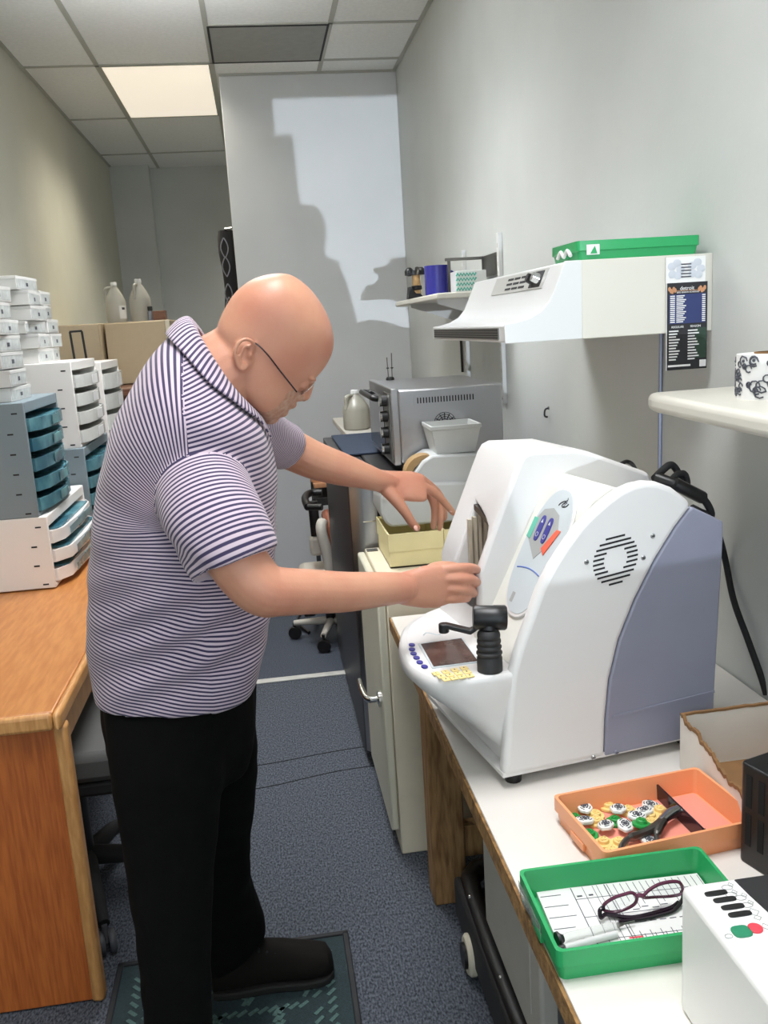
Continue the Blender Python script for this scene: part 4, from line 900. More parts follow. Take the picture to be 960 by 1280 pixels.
# pliers / lens clip
t = thing('steel_pliers', 'chrome deblocking pliers lying across the orange tray', 'pliers', (.51, 1.145, .755))
m = MB(); m.tube(P3([(848, 1013, 1.172), (838, 1018, 1.167), (826, 1028, 1.152)]), [.009, .010, .007], 10); m.ball(at(846, 1013, 1.173), (.011, .008, .008), 10); m.build('jaw', 'chrome', t, world=True)
m = MB(); m.tube(P3([(828, 1026, 1.154), (815, 1036, 1.142), (800, 1043, 1.134), (786, 1048, 1.125), (778, 1056, 1.112), (776, 1064, 1.098)]), [.0065]*18+[.0045]*13, 8); m.build('handle', 'steel_dark', t, world=True)
m = MB(); m.tube(P3([(830, 1026, 1.152), (825, 1034, 1.139), (821, 1044, 1.124), (822, 1053, 1.107)]), [.006]*12+[.004]*7, 8); m.build('handle', 'steel_dark', t, world=True)
# lens blocks
BG = 'lens blocks in the orange tray'
blk = {}
def block_proto(kind, loc, label):
    t = thing('lens_block', label, 'lens block', loc, 0, BG)
    if kind in ('yellow', 'green'):
        m = MB(); m.lathe([(.001, 0), (.0135, 0), (.0140, .002), (.0135, .004), (.0085, .0045), (.008, .009), (.0068, .010), (.001, .010)], n=26); m.build('disc', 'block_'+kind, t)
        m = MB(); m.box(-.0062, .0062, -.0012, .0012, .0098, .0112); m.lathe([(.0035, .0098), (.005, .0098), (.005, .0112), (.0035, .0112), (.0035, .0098)], n=18); m.build('key_ridge', 'block_'+kind, t)
    else:
        pts = [(.0152*math.cos(a)*(1+.05*math.cos(6*a)), .0118*math.sin(a)*(1+.05*math.cos(6*a))) for a in np.linspace(0, 2*PI, 48, endpoint=False)]
        m = MB(); m.loft([[Vector((x*k, y*k, z)) for x, y in pts] for k, z in ((.9, 0), (1, .002), (.96, .005), (.8, .0065))]); m.build('pad', 'block_white', t)
        m = MB()
        for a in np.linspace(0, 2*PI, 6, endpoint=False): m.tube([(.0065*math.cos(a+q), .005*math.sin(a+q), .0068) for q in np.linspace(0, .75, 5)], .0011, 5)
        for a in np.linspace(.3, 2*PI+.3, 4, endpoint=False): m.tube([(.0110*math.cos(a+q), .0084*math.sin(a+q), .0064) for q in np.linspace(0, .8, 5)], .0009, 4)
        m.lathe([(.001, .006), (.0035, .006), (.0035, .0074), (.001, .0074)], n=14); m.build('dark_print', 'ink', t)
    return t
rnd = random.Random(5)
spots = [('white', .4392, 1.222, 1, 'white printed lens block lying by the upper left corner of the orange tray'), ('yellow', .452, 1.209, 0, 'yellow lens block right beside the corner white one'), ('yellow', .480, 1.228, 0, 'yellow lens block touching the far wall of the orange tray'),
 ('white', .487, 1.205, 1, 'white printed lens block with green centre in the middle of the pile'), ('green', .474, 1.186, 0, 'green lens block in the middle of the pile'), ('yellow', .447, 1.192, 0, 'yellow lens block between the two left white ones'),
 ('yellow', .505, 1.209, 0, 'yellow lens block behind the pile towards the divider'), ('white', .452, 1.166, 1, 'white printed lens block above the front yellow ones'), ('green', .424, 1.160, 0, 'green lens block low by the left wall of the orange tray'),
 ('white', .479, 1.160, 1, 'white printed lens block next to the bright green one'), ('green', .504, 1.158, 1, 'bright green lens block nearest the pliers handle'), ('yellow', .437, 1.136, 0, 'yellow lens block near the left front corner of the orange tray'),
 ('yellow', .4575, 1.130, 0, 'large yellow lens block lying flat at the front of the pile'), ('white', .502, 1.125, 0, 'white printed lens block under the pliers handles'), ('yellow', .531, 1.186, 0, 'yellow lens block overlapped by a printed one near the divider'),
 ('yellow', .551, 1.198, 0, 'yellow lens block nearest the divider bar'), ('white', .545, 1.216, 0, 'white printed lens block at the back near the divider bar'), ('yellow', .524, 1.168, 0, 'yellow lens block touching the pliers jaw'),
 ('green', .418, 1.206, 0, 'green lens block by the left wall under a white one'), ('white', .426, 1.186, 1, 'white printed lens block leaning on the left wall'), ('white', .5065, 1.180, 1, 'white printed lens block right of the green middle one'), ('white', .523, 1.190, 1, 'white printed lens block on a yellow one near the pliers'), ('yellow', .441, 1.110, 0, 'yellow lens block closest to the green tray')]
for kind, x, y, lv, lb in spots:
    loc = (x, y, .7555+.0085*lv)
    if kind not in blk: o = blk[kind] = block_proto(kind, loc, lb)
    else: o = dup(blk[kind], loc, None, lb)
    o.location = loc; o.rotation_euler = (rnd.uniform(-.14, .14)*(1 if lv else .4), rnd.uniform(-.14, .14)*(1 if lv else .4), rnd.uniform(0, 6))

GT = lens_tray('lens_tray', 'green plastic job tray with paper form and eyeglasses', (.411, .967, .75), math.radians(-.6), 'green', 'job trays on the work table', W=.256)
t = thing('order_form', 'printed white order form lying in the green tray', 'paper', (.415, .968, .7552), math.radians(-2.5))
m = MB(); m.box(-.112, .112, -.0715, .0715, 0, .006); sh = m.build('paper_sheets', 'paper', t)
m = MB(); Z = .0061
for x, th in ((-.066, .0012), (-.050, .0007), (-.036, .0007), (-.030, .0007), (-.020, .0012), (-.016, .0008)): m.box(x, x+th, -.070, .070, Z, Z+.0002)
for k in range(28):
    x = -.012+.0045*k; m.box(x, x+.0009, -.070, -.040+.006*((k*5) % 3), Z, Z+.0002)
    if k % 2: m.box(x, x+.0008, .03-.008*(k % 3), .068, Z, Z+.0002)
for k in range(6): m.box(-.110, -.082+.004*(k % 3), .058-.022*k, .0592-.022*k, Z, Z+.0002)
for y in (.045, .008, -.036): m.box(-.066, .110, y, y+.0009, Z, Z+.0002)
for k in range(7): m.box(.0+.013*k, .009+.013*k, .012+.004*(k % 2), .0135+.004*(k % 2), Z, Z+.0002); m.box(.0+.013*k, .0085+.013*k, -.012, -.0105, Z, Z+.0002)
m.box(-.062, -.055, .05, .053, Z, Z+.0002); m.box(-.046, -.040, .05, .053, Z, Z+.0002); m.build('form_print', 'ink', sh)
m = MB(); m.box(-.024, -.006, -.040, -.037, Z, Z+.0002); m.box(-.02, -.010, -.044, -.042, Z, Z+.0002); m.build('red_stamp', 'red_print', sh)
ZP = .7615
# eyeglasses
t = thing('eyeglasses', 'purple framed eyeglasses lying folded on the paper form', 'glasses', (.43, .975, ZP))
def gp(lst, z=.775): return [atz(x, y, zz if zz else z) for x, y, zz in [(q+(None,))[:3] for q in lst]]
rimA = smooth_path(gp([(755, 1138, .770), (755, 1131, .778), (766, 1123, .788), (780, 1118, .793), (790, 1116, .794), (796, 1121, .788), (793, 1130, .778), (780, 1137, .770), (766, 1140, .767), (755, 1138, .770)]), 5)
rimB = smooth_path(gp([(803, 1121, .788), (812, 1112, .793), (825, 1105, .797), (840, 1102, .797), (849, 1103, .795), (853, 1110, .786), (851, 1117, .779), (838, 1120, .775), (820, 1121, .776), (806, 1122, .784), (803, 1121, .788)]), 5)
m = MB(); m.tube(rimA, .0022, 8); m.tube(rimB, .0022, 8); m.tube(smooth_path(gp([(795, 1121, .789), (799, 1119, .792), (803, 1120, .790)]), 4), .003, 8); m.build('frame_front', 'frame_purple', t, world=True)
for rm_ in (rimA, rimB):
    m = MB(); c_ = sum(rm_, Vector())/len(rm_); r2 = [p+(c_-p).normalized()*.0012 for p in rm_[:-1]]; nn = (r2[0]-c_).cross(r2[len(r2)//4]-c_).normalized()*.0006
    m.loft([[p-nn for p in r2], [p+nn for p in r2]]); m.build('lens', 'clear', t, world=True)
m = MB(); m.tube(smooth_path(gp([(755, 1134, .778), (750, 1138, .776), (751, 1147, .768), (757, 1143, .768), (770, 1145, .766), (790, 1147, .765), (815, 1142, .765), (838, 1135, .765), (848, 1128, .765)]), 5), .0028, 8); m.build('temple', 'frame_dark', t, world=True)
m = MB(); m.tube(smooth_path(gp([(852, 1114, .782), (853, 1124, .770), (842, 1138, .765), (820, 1145, .764), (795, 1150, .764), (773, 1152, .764)]), 5), .0025, 8); m.build('temple', 'frame_dark', t, world=True)
# screwdriver and pen
t = thing('small_screwdriver', 'clear handled optician screwdriver with black cap in the green tray', 'screwdriver', (.34, .945, ZP))
A, B, C_ = Vector((.302, .9385, .7680)), Vector((.383, .9485, .7675)), Vector((.405, .951, .7675)); dd = (B-A).normalized()
m = MB(); m.tube([A+dd*.006, A+dd*.012, B-dd*.010, B], [.0045, .0055, .0055, .0035], 14); m.build('handle', 'film', t, world=True)
m = MB(); m.lathe([(.001, 0), (.009, 0), (.0095, .003), (.006, .006), (.0045, .009), (.001, .009)], A-dd*.003, 18, rot_to(dd)); m.build('swivel_cap', 'black', t, world=True)
m = MB(); m.tube([B, C_], .0012, 8); m.tube([B-dd*.002, B+dd*.006], [.003, .002], 10); m.build('blade', 'steel_dark', t, world=True)
t = thing('white_pen', 'white capped pen lying below the screwdriver in the green tray', 'pen', (.34, .93, ZP))
m = MB(); m.tube([Vector((.305, .925, .766)), Vector((.375, .935, .766))], .0042, 12); m.build('barrel', 'white', t, world=True)
m = MB(); m.tube([Vector((.303, .9248, .766)), Vector((.296, .9238, .766))], [.0048, .004], 12); m.build('clip_cap', 'black', t, world=True)
t = thing('clear_film', 'strip of clear crumpled film stuck to the left wall of the green tray', 'film', (.28, .99, .7505))
m = MB(); R = []
for k in range(9):
    y = .945+.012*k; b_ = .005*math.sin(k*1.7)
    R.append([Vector((.2870, y, .7512)), Vector((.2830+b_*.3, y+.003, .762+b_*.5)), Vector((.2815, y, .774+b_*.5)), Vector((.2815, y, .784)), Vector((.2811, y, .784)), Vector((.2811, y, .774+b_*.5)), Vector((.2826+b_*.3, y+.003, .762+b_*.5)), Vector((.2866, y, .7512))])
m.loft(R); m.build('film', 'film', t, world=True)

# black vent box
t = thing('power_unit', 'black slotted electrical unit standing beside the torn carton', 'power unit', (.702, 1.02, .75), math.radians(17))
m = MB(); m.prism(rrect(-.075, .075, -.075, .075, .010), 0, .150, 'z'); m.build('case', 'black', t, bevel=.003)
m = MB()
for r_ in range(2):
    for k in range(6): m.box(-.0756, -.074, .052-k*.0215, .062-k*.0215, .030+r_*.058, .078+r_*.058)
m.build('side_slots', 'slot_black', t)
m = MB()
for k in range(5): m.box(-.05+.022*k, -.04+.022*k, -.05, .05, .1495, .1506)
m.build('top_slots', 'dark', t)
m = MB(); m.prism(rrect(-.02, .02, -.009, .009, .0089, 6), -.0762, -.0748, 'x', Matrix.Translation((0, -.045, .017))); bd = m.build('oval_badge', 'pipe', t)
m = MB()
for k in range(5): m.box(-.0768, -.076, -.057+k*.005, -.054+k*.005, .012, .021)
m.build('badge_mark', 'white', bd)
# white tester at the bottom right
t = thing('desktop_tester', 'white desktop device with black keys and round red and green buttons', 'device', (.50, .68, .75))
x0, y1 = .403, .824
m = MB(); m.prism([(x0, .0), (x0+.25, 0), (x0+.25, .155), (x0, .155)], .50, y1, 'y', Matrix.Translation((0, 0, .75))); dv_ = m.build('housing', 'tester_white', t, world=True, bevel=.008, seg=3)
Z = .905
m = MB(); m.prism([(.462, .8180), (.62, .8180), (.62, .66), (.470, .74), (.464, .79)], Z-.002, Z+.0012, 'z'); m.build('black_cover', 'black_matte', t, world=True, bevel=.001)
for px_, py_ in ((895, 1116), (906, 1124), (916, 1133), (925, 1142)):
    q = atz(px_, py_, Z+.001); m = MB(); m.prism(oval(q.x, q.y, .0125, .0038, 24, 4), Z-.001, Z+.0016, 'z'); m.build('slot_key', 'black', t, world=True, bevel=.0006)
q = atz(927, 1164, Z+.001); m = MB(); m.prism(oval(q.x, q.y, .0098, .0085, 26, 3.2), Z-.001, Z+.0018, 'z'); m.build('start_button', 'green_btn', t, world=True, bevel=.0006)
q = atz(944, 1160, Z+.001); m = MB(); m.prism(oval(q.x, q.y, .0075, .0075, 26, 2), Z-.001, Z+.0018, 'z'); m.build('stop_button', 'red_btn', t, world=True, bevel=.0006)
m = MB()
def ring(px_, py_, rx, ry, n=13):
    q = atz(px_, py_, Z+.0004); m.tube([(q.x+rx*math.cos(a), q.y+ry*math.sin(a), Z+.0003) for a in np.linspace(0, 2*PI, n)], .0005, 4)
for px_, py_ in ((909, 1109), (914, 1118), (926, 1122), (934, 1131)): ring(px_, py_, .006, .004); ring(px_+4, py_-3, .003, .004, 5)
ring(942, 1140, .006, .006, 5); ring(947, 1147, .004, .004, 5); ring(911, 1170, .004, .003); ring(957, 1158, .004, .005, 5)
m.build('symbol_print', 'grey_pad', t, world=True)
# ---------------------------------------------------------------- the man
MAN = thing('person', 'bald man in striped polo shirt bending over the white machine', 'person', (-.20, 1.66, 0.009))
YC = 1.60
def sring(B, F, hw, Y=YC, n=40, p=2.4, yaw=0.0, side=(0, 1, 0)):
    b_, f_ = at(B[0], B[1], Y-yaw), at(F[0], F[1], Y+yaw); c_ = (b_+f_)/2; a = (f_-b_)/2; s_ = Vector(side)*hw; out = []
    for k in range(n):
        q = 2*PI*k/n; co, si = math.cos(q), math.sin(q)
        out.append(c_ + a*(abs(co)**(2/p))*(1 if co > 0 else -1) + s_*(abs(si)**(2/p))*(1 if si > 0 else -1))
    return out
def A3(*l): return [at(x, y, Y) for x, y, Y in l]
def limb(mb, pts, rad, n=16, sub=5):
    P = smooth_path(pts, sub); R = []
    for i in range(len(pts)-1):
        for k in range(sub): R.append(rad[i]+(rad[i+1]-rad[i])*k/sub)
    R.append(rad[-1]); mb.tube(P, R, n); mb.ball(P[0], R[0], 10); mb.ball(P[-1], R[-1], 10)
# --- skin: head, neck, arms, hands and the trunk under the clothes, one surface
m = MB()
HEAD = [((316, 506), (335, 526), .030, 2.0), ((300, 492), (347, 523), .047, 2.2), ((287, 476), (359, 513), .058, 2.3), ((277, 458), (368, 502), .064, 2.3), ((271, 440), (375, 492), .068, 2.2), ((270, 422), (384, 482), .071, 2.2),
        ((272, 407), (396, 471), .0735, 2.3), ((277, 393), (408, 456), .076, 2.2), ((284, 380), (415.5, 440), .078, 2.15), ((292, 368), (417, 422), .078, 2.1), ((302, 358), (412.5, 402), .074, 2.05), ((315, 349.5), (403, 382), .066, 2), ((331, 344), (390, 364), .052, 2), ((347, 341.8), (377, 352), .033, 2), ((358, 342.5), (367, 345.5), .014, 2)]
HR = [sring(B, F, hw, p=p, yaw=.012) for B, F, hw, p in HEAD]; HS = []
for i in range(len(HR)-1):
    q0, q1, q2, q3 = HR[max(i-1, 0)], HR[i], HR[i+1], HR[min(i+2, len(HR)-1)]
    for k in range(4):
        u = k/4; HS.append([0.5*((2*b)+(c_-a)*u+(2*a-5*b+4*c_-d)*u*u+(3*b-a-3*c_+d)*u**3) for a, b, c_, d in zip(q0, q1, q2, q3)])
m.loft(HS+[HR[-1]])
# nose, brow, cheek, eyes
limb(m, A3((387, 474, 1.612), (384, 484, 1.612), (380, 493, 1.612)), [.009, .011, .0125], 12)
for s_ in (-1, 1): m.ball(at(374.5, 495.5, 1.612+s_*.011), (.010, .007, .009), 10); m.ball(at(378, 481, 1.612+s_*.032), (.012, .013, .010), 10); m.ball(at(389, 473, 1.612+s_*.026), (.010, .020, .006), 10, Matrix.Rotation(.5, 4, 'Y'))
m.ball(at(362, 505.5, 1.612), (.013, .024, .008), 12); m.ball(at(352, 515, 1.61), (.012, .022, .009), 12); m.ball(at(338, 521, 1.61), (.016, .022, .013), 12)
# ear
EY = 1.522
m.tube(smooth_path(A3((316, 437, EY), (317, 429, EY-.006), (309, 424, EY-.012), (300, 427, EY-.016), (294.5, 437, EY-.017), (294.5, 449, EY-.014), (299, 460, EY-.009), (305, 462, EY-.006), (309, 456, EY-.004)), 5), .0036, 8)
m.tube(smooth_path(A3((312, 433, EY-.005), (305, 434, EY-.010), (301, 443, EY-.011), (302, 453, EY-.008), (308, 456, EY-.004)), 5), .0030, 8)
m.ball(at(304, 444, EY+.005), (.018, .006, .025), 14); m.ball(at(313, 444, EY-.003), (.004, .005, .007), 10); m.ball(at(303, 459, EY-.004), (.007, .005, .008), 10)
if True:
    EF = 1.685
    m.tube(smooth_path(A3((320, 434, EF), (316, 424, EF+.012), (305, 422, EF+.016), (296, 436, EF+.016), (298, 454, EF+.008), (306, 458, EF+.003)), 5), .0036, 8); m.ball(at(308, 442, EF), (.018, .006, .025), 12)
# neck and trunk
limb(m, A3((318, 440, 1.605), (296, 455, 1.60), (270, 478, 1.60), (248, 520, 1.60), (228, 620, 1.61), (222, 760, 1.62), (222, 850, 1.62)), [.066, .070, .078, .085, .10, .11, .10], 22)
limb(m, A3((222, 850, 1.62), (225, 960, 1.52), (222, 1080, 1.50), (224, 1260, 1.47), (232, 1440, 1.45)), [.08, .065, .05, .045, .035], 14)
limb(m, A3((240, 850, 1.66), (262, 960, 1.73), (265, 1060, 1.78), (292, 1180, 1.87)), [.07, .06, .045, .03], 14)
# near (right) arm and hand
limb(m, A3((248, 545, 1.58), (240, 575, 1.47), (266, 640, 1.37), (296, 700, 1.335), (326, 735, 1.325), (350, 739.5, 1.335), (385, 739.5, 1.36), (430, 740, 1.40), (470, 737, 1.44), (504, 734.5, 1.472)), [.06, .055, .050, .046, .0425, .038, .036, .0335, .0300, .0262], 20)
def flat(mb, rows, th):                                    # a palm: rows of (top px, bottom px, depth)
    R = []
    for (tx, ty), (bx, by), Y, h in rows:
        T, B_ = at(tx, ty, Y), at(bx, by, Y); c_ = (T+B_)/2; a = (T-B_)/2; nn = Vector((-.2, -.97, 0)) if th is None else th; n_ = 20
        R.append([c_+a*(abs(math.cos(q))**.75)*(1 if math.cos(q) > 0 else -1)+nn*h*math.sin(q) for q in np.linspace(0, 2*PI, n_, endpoint=False)])
    mb.loft(R)
flat(m, [((500, 716), (500, 755), 1.470, .021), ((515, 712), (513, 758), 1.478, .0195), ((530, 707), (530, 760), 1.482, .019), ((546, 704.5), (546, 760), 1.484, .0175), ((560, 704.5), (560, 755), 1.486, .0145), ((568, 705.5), (566, 752), 1.488, .010)], None)
FING = [((557, 711.5, 1.483), (578, 709.5, 1.484), (591, 710, 1.500), (597, 713, 1.532), (598, 718, 1.550)), ((557, 723, 1.480), (578, 723, 1.477), (591, 724.5, 1.492), (596.5, 728, 1.525), (596, 731, 1.545)),
        ((556, 735.5, 1.481), (575, 736.5, 1.476), (587, 738, 1.490), (592.5, 741, 1.522), (592, 743, 1.538)), ((552, 748, 1.485), (569, 748.5, 1.481), (579.5, 748, 1.492), (584, 748, 1.518))]
for i, ch in enumerate(FING): limb(m, A3(*ch), ([.0098, .0090, .0084, .0078, .0070] if i < 2 else [.0096, .0086, .0080, .0074, .0066])[:len(ch)], 12, 4)
limb(m, A3((524, 722, 1.500), (545, 710, 1.520), (567, 709, 1.536), (586, 716, 1.548)), [.013, .0115, .0100, .0085], 12, 4)
# far (left) arm and hand
limb(m, A3((262, 520, 1.62), (300, 535, 1.74), (355, 558, 1.86), (392, 575, 1.875), (425, 586, 1.885), (452, 594, 1.895), (472, 600.5, 1.905), (490, 605, 1.918)), [.06, .052, .044, .0405, .036, .0290, .0245, .019], 20)
HN = Vector((.30, -.45, .84))
def palm_far():
    R = []
    for c_, w_, h in (((470, 600), .024, .022), ((484, 604), .030, .020), ((500, 607), .036, .0175), ((515, 608), .038, .015), ((527, 609.5), .036, .0115), ((532, 611), .030, .008)):
        cc = at(c_[0], c_[1], 1.925); ax = Vector((.28, .86, .16))*0 + Vector((-.10, .80, .58)).normalized()*0 + Vector((.06, .62, .78)).normalized(); nn = Vector((.3, -.75, .55)).normalized(); nn = (nn-ax*nn.dot(ax)).normalized()
        R.append([cc+ax*w_*(abs(math.cos(q))**.8)*(1 if math.cos(q) > 0 else -1)+nn*h*math.sin(q) for q in np.linspace(0, 2*PI, 20, endpoint=False)])
    m.loft(R)
palm_far()
limb(m, A3((521, 607, 1.925), (535, 611, 1.930), (548, 620, 1.935), (558, 631, 1.940), (566.5, 641, 1.945)), [.0125, .0108, .0096, .0086, .0072], 12, 4)
limb(m, A3((522, 603, 1.955), (537, 618, 1.965), (543, 634, 1.968), (543, 648, 1.966), (541.5, 659, 1.964)), [.0120, .0102, .0090, .0082, .0070], 12, 4)
limb(m, A3((526, 600, 1.980), (545, 618, 1.990), (551, 634, 1.992), (551, 649, 1.990), (549.5, 660.5, 1.988)), [.0115, .0098, .0088, .0080, .0068], 12, 4)
limb(m, A3((526, 598, 2.003), (546, 614, 2.016), (555, 630, 2.018), (556, 648, 2.016)), [.0105, .0088, .0078, .0064], 12, 4)
limb(m, A3((484, 612, 1.905), (496, 626, 1.895), (507, 641, 1.892), (514, 652, 1.893), (521, 660, 1.896)), [.0170, .0142, .0112, .0102, .0086], 12, 4)
me = remeshed(m, .0027, 5, .5)
for v in me.vertices: v.co.z = max(v.co.z, .05)
BODY = from_mesh('body', me, 'skin', MAN)
# nails
for (x, y, Y), d in (((520, 660, 1.885), Vector((.35, -.75, .35))), ((563, 637.5, 1.940), Vector((.4, -.6, .6)))):
    mm_ = MB(); q = at(x, y, Y); mm_.ball(q, (.0052, .0026, .0066), 10, rot_to(d) @ Matrix.Rotation(PI/2, 4, 'X')); mm_.build('fingernail', 'nail', BODY, world=True)

# --- polo shirt
TOR = [((119, 856), (321, 846), .170, 1.61), ((117, 838), (328, 828), .173, 1.61), ((114.5, 790), (335, 790), .178, 1.61), ((115, 720), (342, 715), .184, 1.60), ((119, 655), (345.5, 645), .192, 1.60), ((129, 585), (344.5, 590), .202, 1.60), ((147, 527), (339, 552), .208, 1.60), ((170, 478), (331, 534), .200, 1.60), ((195, 439), (324, 527), .165, 1.60), ((219, 412), (318, 524), .112, 1.60), ((235, 401), (314, 522), .080, 1.60)]
def ringset(n):
    R = [sring(B, F, hw, Y, n=n, p=2.35) for B, F, hw, Y in TOR]; out = []
    for i in range(len(R)-1):                              # smooth interpolation between the measured rings
        r0, r1, r2, r3 = R[max(i-1, 0)], R[i], R[i+1], R[min(i+2, len(R)-1)]
        for k in range(6):
            u = k/6; out.append([0.5*((2*b)+(c_-a)*u+(2*a-5*b+4*c_-d)*u*u+(3*b-a-3*c_+d)*u**3) for a, b, c_, d in zip(r0, r1, r2, r3)])
    out.append(R[-1]); return out
TR = ringset(48)
def hollow(rings, depth, th=.006):                         # outer rings, then back up inside from the first ring
    c0 = sum(rings[0], Vector())/len(rings[0]); c1 = sum(rings[depth], Vector())/len(rings[depth])
    i0 = [p+(c0-p).normalized()*th for p in rings[0]]; i1 = [p+(c1-p).normalized()*(th+.004) for p in rings[depth]]
    return [i1, i0]+rings
def tube_rings(pts, rad, n=32, sub=6, flatten=1.0):
    P = smooth_path(pts, sub); RR = []
    for i in range(len(pts)-1):
        for k in range(sub): RR.append(rad[i]+(rad[i+1]-rad[i])*k/sub)
    RR.append(rad[-1]); out = []; up = Vector((0, -1, 0))
    for i, p in enumerate(P):
        t_ = (P[min(i+1, len(P)-1)]-P[max(i-1, 0)]).normalized(); a = (up-t_*up.dot(t_)).normalized(); b_ = t_.cross(a); up = a
        out.append([p+a*math.cos(2*PI*k/n)*RR[i]*flatten+b_*math.sin(2*PI*k/n)*RR[i] for k in range(n)])
    return out
SN = tube_rings(A3((294, 707, 1.338), (285, 688, 1.346), (270, 655, 1.372), (257, 622, 1.415), (248, 592, 1.475), (250, 565, 1.55)), [.0715, .0735, .076, .077, .072, .060])
SF = tube_rings(A3((358, 559.5, 1.862), (345, 553, 1.835), (325, 545, 1.79), (300, 532, 1.73), (280, 525, 1.67)), [.0475, .0530, .063, .070, .065])
TRX = hollow(TR, 8)
m = MB(); m.loft(TRX); m.loft(SN); m.loft(hollow(SF, 5))
me = remeshed(m, .0045, 7, .5)
# which panel of cloth each face belongs to, and how far along it: stripes run with each panel
def panel(rings, closed=True):
    vv = []; ff = []; n_ = len(rings[0]); vc = []; L_ = 0
    cs = [sum(r, Vector())/n_ for r in rings]
    for i, r in enumerate(rings):
        if i: L_ += (cs[i]-cs[i-1]).length
        vv += r; vc += [L_]*n_
    for i in range(len(rings)-1):
        for j in range(n_): k = (j+1) % n_; ff.append((i*n_+j, i*n_+k, (i+1)*n_+k, (i+1)*n_+j))
    return BVHTree.FromPolygons(vv, ff), vv, ff, vc
PAN = [panel(TR), panel(SN), panel(SF)]
def along(pn, p):
    bv, vv, ff, vc = pn; q, nn, fi, dist = bv.find_nearest(p)
    w_ = poly_3d_calc([vv[i] for i in ff[fi]], q); return sum(a*vc[i] for a, i in zip(w_, ff[fi]))
cen = [p.center.copy() for p in me.polygons]; reg = []
for c_ in cen:
    d = [pn[0].find_nearest(c_)[3] for pn in PAN]; reg.append(int(np.argmin([d[0]-.0005, d[1], d[2]])))
# folds: pushed in and out along the surface
nor = [v.normal.copy() for v in me.vertices]; co = [v.co.copy() for v in me.vertices]; vcache = {}
def vget(vi, r_):
    k = (vi, r_)
    if k not in vcache: vcache[k] = body_v(co[vi]) if r_ == 0 else front_v(co[vi]) if r_ == 3 else along(PAN[r_], co[vi])
    return vcache[k]
SC = at(243, 655, 1.45)
def sstep(a, b_, x): u_ = min(1, max(0, (x-a)/(b_-a))); return u_*u_*(3-2*u_)
def body_v(q):
    dx, dz = q.x-SC.x, q.z-SC.z
    if dz < 0: return dz + .28*min(dx, .05)*min(1, -dz/.12)*(1 if dx < 0 else .5) 
    return .175*math.atan2(dz, -dx)
def front_v(q):
    dx, dz = q.x-SC.x, q.z-SC.z
    return dz - .55*dx*sstep(0, .36, dz)
SEAM = at(237, 540, 1.47).x
for i_, c_ in enumerate(cen):
    if reg[i_] == 0 and c_.z > SC.z and c_.x > SEAM: reg[i_] = 3
uvl = me.uv_layers.new(name='UVMap'); lp = np.zeros(len(me.loops)*2, dtype=np.float32)
for p, r_ in zip(me.polygons, reg):
    for li in p.loop_indices:
        vi = me.loops[li].vertex_index; q = co[vi]
        lp[2*li] = r_; lp[2*li+1] = vget(vi, r_)*(1.1 if r_ in (1, 2) else 1)+.0016*noise.noise(q*9)+r_*.003
uvl.data.foreach_set('uv', lp)
for i, v in enumerate(me.vertices):
    q = co[i]; low = min(1, max(0, (1.22-q.z)/.12)); e = Vector((q.x*7+q.z*4, q.y*5, q.z*16-q.x*9))
    f = noise.noise(e)*.0065*(.45+.55*low)+noise.noise(q*11)*.0045
    dg_ = q-at(262, 690, 1.42); f += -.006*math.exp(-((dg_.z+.55*dg_.x)/.018)**2)*math.exp(-(dg_.x/.12)**2)*(1 if q.y < 1.5 else 0)
    d2 = q-at(235, 800, 1.42); f += .006*math.sin((d2.z-.35*d2.x)*95)*math.exp(-(d2.z/.10)**2)*math.exp(-(d2.x/.13)**2)*(1 if q.y < 1.6 else .3)
    v.co = q+nor[i]*f
SHIRT = from_mesh('polo_shirt', me, 'stripe', MAN)
# collar, folded over, with its stripes across the band
def cring(B, F, hw, lo, dz=0):
    R = sring(B, F, hw, 1.60, n=64, p=2.1); return R
n_ = 64
rings = [sring((247, 412), (318, 530), .076, 1.6, n_, 2.1), sring((240, 398.5), (319, 527), .083, 1.6, n_, 2.1), sring((233, 398), (318, 530), .092, 1.6, n_, 2.1), sring((223, 409), (312, 546), .114, 1.6, n_, 2.1), sring((215, 422), (306, 560), .134, 1.6, n_, 2.1)]
SB = BVHTree.FromPolygons([root_matrix(MAN) @ v.co for v in SHIRT.data.vertices], [tuple(p.vertices) for p in SHIRT.data.polygons])
for ri, off in ((2, .012), (3, .011), (4, .007)):
    for k in range(n_):
        q, nn, fi, dist = SB.find_nearest(rings[ri][k])
        if (rings[ri][k]-q).dot(nn) < off: rings[ri][k] = q+nn*off
idx = [k % n_ for k in range(4, n_-3)]                      # open at the front
V_ = []; F_ = []; U_ = []
for r in rings:
    L_ = 0
    for j, k in enumerate(idx):
        V_.append(r[k]); L_ = j*.0088; U_.append(L_)
w_ = len(idx)
for i in range(len(rings)-1):
    for j in range(w_-1): F_.append((i*w_+j, i*w_+j+1, (i+1)*w_+j+1, (i+1)*w_+j))
cm = bpy.data.meshes.new('collar'); cm.from_pydata([tuple(root_matrix(MAN).inverted() @ p) for p in V_], [], F_)
ul = cm.uv_layers.new(name='UVMap')
for l in cm.loops: ul.data[l.index].uv = (0, U_[l.vertex_index])
cm.polygons.foreach_set('use_smooth', [True]*len(cm.polygons)); cm.materials.append(MT['stripe'])
co_ = bpy.data.objects.new('collar', cm); col.objects.link(co_); co_.parent = SHIRT
md = co_.modifiers.new('sub', 'SUBSURF'); md.levels = 2; md.render_levels = 2
md = co_.modifiers.new('thickness', 'SOLIDIFY'); md.thickness = .003; md.offset = 0

